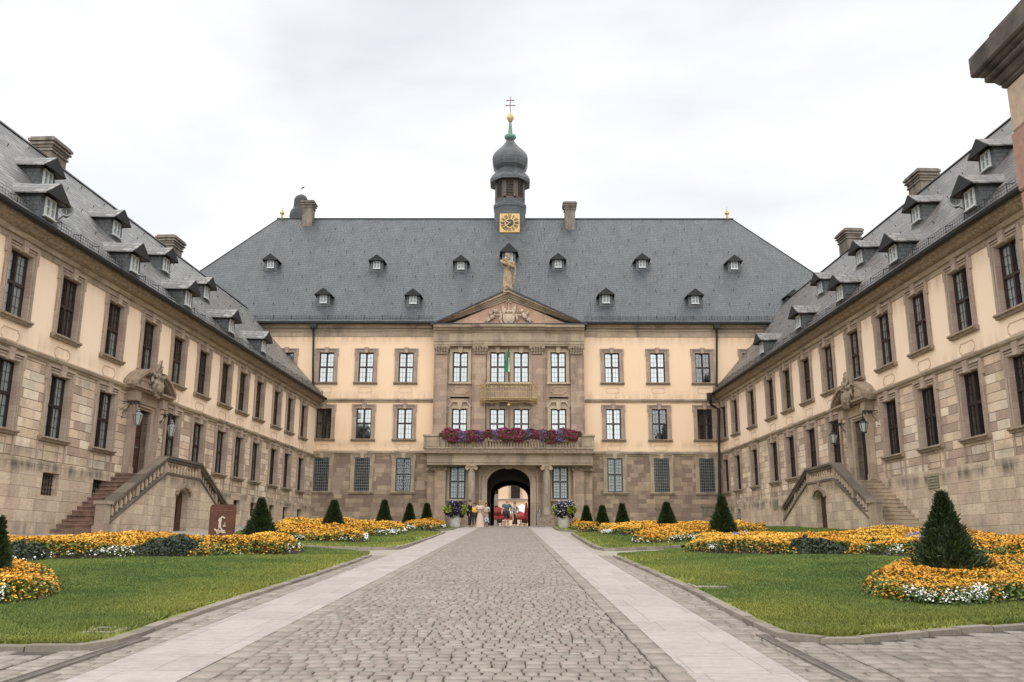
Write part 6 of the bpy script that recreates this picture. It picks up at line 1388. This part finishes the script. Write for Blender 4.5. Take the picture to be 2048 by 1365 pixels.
bulk('leaves', rnd_polys(P[gr], .045, 4, 1.2, 1.6), 4, 'leaf_green', root, kind='stuff'); bulk('crimson_petunias', face_polys(P[~gr & ~vio], .04, 5), 5, 'fl_mag', root, kind='stuff'); bulk('violet_petunias', face_polys(P[~gr & vio], .04, 5), 5, 'fl_vio', root, kind='stuff')
# flag over the gilt balcony
fx, fz0, fz1 = pxx(1017.5, 55., 740), pz(766, 55.), pz(698, 55.); root = empty('flag', (fx, 54.95, fz0), 0, 'narrow green and white flag hanging on a pole above the gilt balcony', 'flag')
b = MB(); b.tube([(0, 0, 0), (0, 0, fz1-fz0)], .022, 6); b.ball((0, 0, fz1-fz0), .05, 0, 8); b.build('pole', 'gutter', root)
b = MB(); zt, zb_ = pz(716, 55.)-fz0, pz(746, 55.)-fz0
def strip(b, xs, m, zt, zb_):
    n = len(xs); vs = []
    for j in range(8):
        t = j/7
        for i, x_ in enumerate(xs): vs.append((x_*(.5+.6*t)+.0, -.05+.04*math.sin(i*2.2+j*.5), zt+(zb_-zt)*t+(.1*abs(x_) if j == 7 else 0)))
    b.add(vs, [(j*n+i, j*n+i+1, (j+1)*n+i+1, (j+1)*n+i) for j in range(7) for i in range(n-1)], m)
strip(b, [-.26, -.2, -.14, -.08, -.02], 0, pz(703, 55.)-fz0, zb_); strip(b, [-.02, .03, .08], 1, zt, zb_+.05); o = b.build('cloth', [plain('green flag', (.04, .22, .09), .8), plain('white flag', (.75, .76, .74), .8)], root, recalc=False)

# ------------------------------------------------------------------ wall lanterns
def solve_n(w, s_t, px, py):
    lo_, hi_ = 0., 1.9; f = lambda n: on_wing(w, px, py, n)[0]-s_t
    a_ = f(0)
    for _ in range(30):
        m = (lo_+hi_)/2
        if (f(m) > 0) == (a_ > 0): lo_ = m
        else: hi_ = m
    return (lo_+hi_)/2
def wing_world(w, s, n, z):
    xc, a = WG[w]; sg = 1 if w == 'L' else -1; return (xc+s*math.sin(a)+sg*n*math.cos(a), D-s*math.cos(a)+sg*n*math.sin(a), z)
M['lamp_glass'] = plain('lantern glass', (.42, .45, .44), .15, 0, .2, 6, 0)
for lb, w, rp, lp in (('nearer lantern at the left wing portal, hanging before its red door', 'L', (246, 822), (268, 838)), ('farther lantern at the left wing portal, hanging before a window', 'L', (316, 842), (338, 862)),
                      ('nearer lantern at the right wing portal, hanging before its dark door', 'R', (1757, 822), (1742, 842)), ('farther lantern at the right wing portal, dark capped, before a window', 'R', (1695, 850), (1674, 868))):
    s, _, z = on_wing(w, *rp); n = min(max(solve_n(w, s, *lp), .6), 1.3); zl = on_wing(w, *lp, n)[2]; X = wing_world(w, s, 0, zl); rz = (R(90)+WG[w][1]) if w == 'L' else (WG[w][1]-R(90))
    root = empty('wall_lantern', X, rz, lb, 'lantern', 'lanterns beside the portals'); root.scale = (.8,)*3; n = n/.8
    b = MB(); zz = .72; b.bar((0, 0, zz), (0, -n, zz), .03); b.bar((0, 0, zz-.1), (0, -n*.72, zz), .02); b.bar((0, -.0, zz-.55), (0, -n*.55, zz-.04), .02); b.bar((-.3, 0, zz-.45), (0, -n*.5, zz-.03), .018); b.bar((.3, 0, zz-.45), (0, -n*.5, zz-.03), .018); b.lathe([(.07, 0), (.07, .03)], (0, 0), 8)
    for k in range(5): b.ball((0.03*(-1)**k, -n*.45-.09*k, zz-.06-.05*(k % 2)), .05, 0, 6)
    b.tube([(0, -n, zz), (0, -n, .38)], .015, 5); b.build('bracket', 'iron', root)
    b = MB(); b.lathe([(.02, .45), (.07, .38), (.03, .36), (.12, .28), (.07, .26), (.22, .13), (.24, .11)], (0, -n), 6); b.lathe([(.10, -.36), (.13, -.33), (.13, -.31)], (0, -n), 6); b.build('lantern_cap', 'steel' if 'dark' not in lb else 'iron', root)
    b = MB(); b.lathe([(.11, -.31), (.205, .11)], (0, -n), 6); o = b.build('lantern_glass', 'lamp_glass', root)
    b = MB(); 
    for k in range(6): a_ = k*math.pi/3; b.bar((.115*math.cos(a_), -n+.115*math.sin(a_), -.31), (.215*math.cos(a_), -n+.215*math.sin(a_), .11), .02)
    b.build('lantern_frame', 'iron', root)
# ------------------------------------------------------------------ loudspeakers on the nearest dormers
for lb, w, px, aim in (('grey horn loudspeaker sticking out from a dormer of the left wing', 'L', (131, 430), 1), ('grey horn loudspeaker sticking out from a dormer of the right wing', 'R', (1910, 398), -1)):
    s, n, z = on_wing(w, *px, .0); X = wing_world(w, s, .0, z); root = empty('loudspeaker', X, 0, lb, 'loudspeaker'); b = MB()
    an = R(-62) if aim > 0 else R(-118); d = Vector((math.cos(an), math.sin(an), -.05)).normalized(); q = d.to_track_quat('Z', 'Y').to_matrix()
    b.lathe([(.05, -.28), (.06, -.12), (.08, -.02), (.15, .10), (.21, .17), (.22, .19), (.195, .19), (.12, .08), (.04, .0)], n=18, cap=False); b.v = [tuple(q@Vector(v)) for v in b.v]; b.build('horn', 'steel', root, smooth=True)
    b = MB(); b.v = []; b.lathe([(.09, -.42), (.10, -.40), (.10, -.28), (.06, -.26)], n=12); b.v = [tuple(q@Vector(v)) for v in b.v]; b.build('driver', 'dark', root)
    b = MB(); b.tube([(0, 0, -.10), (-.45*aim, .25, -.22), (-.85*aim, .5, -.24)], .022, 6); b.tube([(0, 0, -.1), (0, 0, .05)], .025, 6); b.build('mount', 'steel', root)

# ------------------------------------------------------------------ rust brown panel
g = onG(445, 1094); Yq = g.y; xl_, xr_2 = onY(419, 1085, Yq).x, onY(470.5, 1085, Yq).x; zt = onY(445, 1013.5, Yq).z; z0 = gz(g.x, Yq); root = empty('steel_sign', ((xl_+xr_2)/2, Yq, z0), R(-3), 'upright rust brown steel panel with a pale curly monogram', 'sign')
w2 = (xr_2-xl_)/2*1.0; hh = zt-z0; b = MB(); b.prism([(-w2, 0), (w2, 0), (w2, hh-.08), (w2-.03, hh-.02), (w2-.09, hh), (-w2+.09, hh), (-w2+.03, hh-.02), (-w2, hh-.08)], 'y', -.04, .04); pl = b.build('panel', 'corten', root)
sc2 = (2*w2)/((975-300)/13.65); Zp = lambda x_, y_: (-w2+(x_-300)/13.65*sc2, -.05, hh-(y_-185)/13.65*sc2)
b = MB(); emblem = [[(585, 530), (570, 560), (600, 600), (585, 650), (580, 760), (560, 850), (490, 860), (470, 820)], [(550, 605), (640, 600)], [(615, 560), (612, 700), (605, 800), (640, 800), (660, 850)], [(600, 540), (625, 555), (640, 505), (690, 530), (720, 545)], [(735, 660), (690, 740), (755, 745), (735, 690), (700, 765)],
                        [(525, 860), (545, 945), (620, 890), (680, 870), (740, 862)], [(540, 862), (600, 870), (660, 900), (700, 915), (760, 908)], [(640, 850), (670, 900)]]
for S_ in emblem: b.tube([Zp(*p) for p in S_], .021, 6)
b.build('monogram', plain('pale lettering', (.55, .46, .36), .8), pl); b = MB(); rr = random.Random(4); x_ = 350
while x_ < 885:
    w_ = rr.choice([14, 20, 26, 18]); h_ = rr.choice([14, 22, 14]); p, q = Zp(x_, 345+h_/2), Zp(x_+w_, 345-h_/2)
    if not (500 < x_ < 540 or 590 < x_ < 660): b.bar(((p[0]+q[0])/2, -.045, p[2]), ((p[0]+q[0])/2, -.045, q[2]), (q[0]-p[0])*.45, .01, up=(0, 1, 0))
    x_ += w_+10
b.build('lettering', plain('worn lettering', (.30, .16, .11), .8), pl)

# ------------------------------------------------------------------ gate pier at the right edge
root = empty('gate_pier', (4.25, 5.35, gz(4.2, 5.3)), 0, 'tall gate pier with heavy weathered cornice cut by the top right corner', 'pier'); gzp = gz(4.2, 5.3)
Xc, Yc = onY(2008, 170, 6.0).x-4.25, 6.0-5.35; zc0 = onY(2008, 170, 6.0).z-gzp; zpk = onY(2022, 262, 6.).z-gzp
b = MB(); b.box(Xc, Xc+1.3, Yc-1.3, Yc, zpk+.008, zc0); b.build('upper_block', plain('tan sandstone', (.46, .35, .26), .9, 0, .16, 16, .6), root, bevel=.012)
pk = plain('pink sandstone', (.34, .205, .155), .9, 0, .16, 16, .6); z = zpk; b = MB()
k = 0
while z > -.2:
    b = MB(); h_ = .46; e_ = .0 if k % 2 else .008; b.box(Xc-e_, Xc+1.3, Yc-1.3, Yc+e_, max(z-h_+.008, -.25), z); b.build('shaft_block', pk if k in (0, 1, 4) else plain('mixed sandstone', (.42, .31, .23), .9, 0, .16, 16, .6), root, bevel=.012); z -= h_; k += 1
b = MB(); zz = zc0
for (e0, e1, h_) in ((.02, .03, .03), (.03, .07, .06), (.10, .10, .05), (.11, .14, .03), (.165, .165, .17), (.15, .12, .04), (.05, .05, .10)):
    vs = [(Xc-e0, Yc-1.3-e0, zz), (Xc+1.3+e0, Yc-1.3-e0, zz), (Xc+1.3+e0, Yc+e0, zz), (Xc-e0, Yc+e0, zz), (Xc-e1, Yc-1.3-e1, zz+h_), (Xc+1.3+e1, Yc-1.3-e1, zz+h_), (Xc+1.3+e1, Yc+e1, zz+h_), (Xc-e1, Yc+e1, zz+h_)]
    b.add(vs, [(0, 3, 2, 1), (4, 5, 6, 7), (0, 1, 5, 4), (1, 2, 6, 5), (2, 3, 7, 6), (3, 0, 4, 7)]); zz += h_
b.build('pier_cornice', plain('lichened stone', (.085, .074, .062), .95, 0, .7, 4, .6), root, bevel=.012)
b = MB(); b.lathe([(.62, zz), (.60, zz+.08), (.50, zz+.16), (.54, zz+.3), (.60, zz+.6), (.4, zz+1.0), (.15, zz+1.2)], (Xc+.65, Yc-.65), 14); b.build('pier_finial', plain('dark lichened stone', (.12, .10, .085), .95, 0, .6, 5, .6), root)

# ------------------------------------------------------------------ bird
p = onY(603, 379, 60.); root = empty('bird', p, 0, 'small dark bird flying above the black turret cap', 'bird'); b = MB(); b.tube([(-.13, .0, -.13), (-.04, 0, -.03), (.03, 0, .08), (.05, 0, .13)], [.012, .045, .035, .012], 7); b.build('body', 'dark', root)
b = MB(); b.add([(-.02, 0, 0), (.02, -.02, .06), (.20, -.08, .0), (.12, -.05, -.06)], [(0, 1, 2, 3)]); b.build('wing', 'dark', root); b = MB(); b.add([(-.02, 0, 0), (.02, .02, .06), (-.06, .2, .14), (-.1, .1, .06)], [(0, 1, 2, 3)]); b.build('wing', 'dark', root)

# ------------------------------------------------------------------ crowd barrier beside the gateway
gx_, gy_ = pxy(1082, 1056); gy_ = min(gy_, 52.4); root = empty('crowd_barrier', (gx_, gy_, gz(gx_, gy_)), R(3), 'galvanised crowd barrier seen end on between gateway and right column', 'barrier'); b = MB()
L_ = 1.6; hb = .92; b.tube([(0, 0, .12), (0, 0, hb-.08), (0, .08, hb), (0, L_-.08, hb), (0, L_, hb-.08), (0, L_, .12), (0, L_-.02, .12), (0, .02, .12)], .022, 7)
for i in range(1, 13): b.bar((0, L_*i/13, .12), (0, L_*i/13, hb), .012)
b.build('barrier_frame', 'steel', root)
for yy in (.15, L_-.15): b = MB(); b.tube([(-.30, yy, .0), (-.22, yy, .07), (-.05, yy, .12), (.05, yy, .12), (.22, yy, .07), (.30, yy, .0)], .022, 7); b.build('foot', 'steel', root)

# ------------------------------------------------------------------ seen through the gateway
zg = gz(0, 60); root = empty('street_house', (-1, 98, zg), 0, 'ochre house with one dark window seen through the gateway', 'building')
wx0 = pxx(1033, 98, 985)+1; zw = pz(998, 98)-zg; b = MB(); wall_mesh(b, pxx(999, 98, 985)+1, 14, -.5, 11, [(wx0-.5, wx0+.5, zw, zw+2.1)]); b.build('wall', 'plaster_p', root, recalc=False); b = MB(); b.box(wx0-.5, wx0+.5, .25, .3, zw, zw+2.1); b.build('window', 'room', root)
b = MB(); b.box(wx0-.75, wx0-.5, -.05, .1, zw-.1, zw+2.3); b.box(wx0+.5, wx0+.75, -.05, .1, zw-.1, zw+2.3); b.box(wx0-.5, wx0+.5, -.05, .1, zw+2.1, zw+2.3); b.box(wx0-.9, wx0+.9, -.15, .1, zw-.25, zw-.1); b.build('window_frame', 'trim_pale', root); b = MB(); b.prism([(-.6, 11), (6, 16), (12, 11)], 'x', -13, 14.3); b.build('roof', 'slate_p', root)
b = MB(); b.box(wx0-3, wx0+3, -.2, 0, zw-.05, zw+.0) ; b.build('ledge', 'planter', root)
root = empty('pale_house', (-6.5, 108, zg), 0, 'pale grey house beyond the ochre one, left in the gateway', 'building'); b = MB(); b.box(-4, 6, 0, 8, -.5, 12); b.build('wall', plain('pale render', (.62, .62, .62), .9, 0, .1, 1), root); b = MB(); b.prism([(-.4, 12), (4, 16), (8.4, 12)], 'x', -4.2, 6.2); b.build('roof', 'slate_p', root); 
b = MB()
for k in range(3): b.box(3.6, 4.4, -.06, 0, 2+k*3, 3.6+k*3)
b.build('window', 'room', root)
redm = plain('red canvas', (.30, .025, .022), .8, 0, .2, 3)
def parasol(lb, px, Y, py_top, wd, closed=False):
    x = pxx(px, Y, 1020); zt = pz(py_top, Y)-zg; root = empty('parasol', (x, Y, zg), 0, lb, 'parasol'); b = MB(); b.tube([(0, 0, 0), (0, 0, zt)], .035, 7); b.lathe([(.3, 0), (.3, .08), (.06, .12)], n=10); b.build('pole', 'steel', root); b = MB()
    if closed: b.lathe([(.10, zt-1.75), (.20, zt-1.5), (.16, zt-.6), (.05, zt)], n=8)
    else: b.lathe([(wd, zt-.75), (wd, zt-.5), (wd*.5, zt-.2), (.04, zt)], n=8, cap=False)
    b.build('canopy', redm, root); return root
parasol('open red parasol low at the left of the gateway opening', 999, 76, 1014, 1.0); parasol('open red parasol behind the walking pair', 1006, 70+16, 1024, 1.0); parasol('closed red parasol at the right of the gateway opening', 1055, 78, 1006, .2, True); parasol('open red parasol behind the walking woman', 1043, 84, 1023, 1.1)
x = pxx(1046, 90, 1020); root = empty('market_tent', (x, 90, zg), R(20), 'white pitched market tent seen through the gateway', 'tent'); b = MB(); b.lathe([(2.0, 1.9), (2.05, 2.0), (.9, 2.5), (.05, 2.95)], n=4, rot=R(45), cap=False); b.build('canopy', plain('white canvas', (.72, .73, .74), .8, 0, .05), root)
for sx in (-1, 1):
    for sy in (-1, 1): b = MB(); b.tube([(sx*1.35, sy*1.35, 0), (sx*1.35, sy*1.35, 1.95)], .04, 6); b.build('leg', 'steel', root)
def cafe_chair(lb, px, Y, rz):
    root = empty('cafe_chair', (pxx(px, Y, 1045), Y, zg), rz, lb, 'chair', 'cafe chairs beyond the gateway'); m = 'planter'
    b = MB(); b.box(-.19, .19, -.18, .18, .36, .39); b.build('seat', m, root); b = MB(); b.box(-.19, .19, .16, .18, .46, .74); b.build('backrest', m, root)
    for sx in (-1, 1):
        b = MB(); b.bar((sx*.17, -.16, 0), (sx*.17, -.16, .36), .025); b.build('leg', 'steel', root); b = MB(); b.bar((sx*.17, .17, 0), (sx*.17, .17, .74), .025); b.build('leg', 'steel', root)
cafe_chair('pale cafe chair left of the walking man', 1003, 66, R(20)); cafe_chair('pale cafe chair right behind the walking woman', 1048, 66, R(-30))
for lb, px, Y in (('pale cafe table left beyond the gateway', 1009, 67.5), ('pale cafe table right beyond the gateway', 1051, 68.5)):
    root = empty('cafe_table', (pxx(px, Y, 1045), Y, zg), 0, lb, 'table'); b = MB(); b.lathe([(.34, .58), (.34, .61)], n=14); b.build('tabletop', 'planter', root); b = MB(); b.tube([(0, 0, 0), (0, 0, .58)], .03, 6); b.lathe([(.2, 0), (.2, .03)], n=10); b.build('leg', 'steel', root)
# bricked openings low in the palace front
for px0, py0, px1, py1 in ((1315, 1017, 1333, 1040), (1407, 1012, 1436, 1031)):
    a_ = onY(px0, py1); c_ = onY(px1, py0); b = MB(); b.box(a_.x, c_.x, -.03, .0, a_.z, c_.z); b.box(a_.x-.06, c_.x+.06, -.07, 0, c_.z, c_.z+.12); b.build('bricked_opening', plain('grey brick infill', (.20, .17, .13), .9, 0, .4, 14), pal)

# ------------------------------------------------------------------ finish: drop templates, scale working units to metres
def kill(o):
    for ch in list(o.children): kill(ch)
    bpy.data.objects.remove(o)
for t in TEMPL: kill(t)
for o in list(SC.objects):
    if o.parent is None and o.type not in ('CAMERA', 'LIGHT'):
        o.location = o.location*K; o.scale = tuple(v*K for v in o.scale)
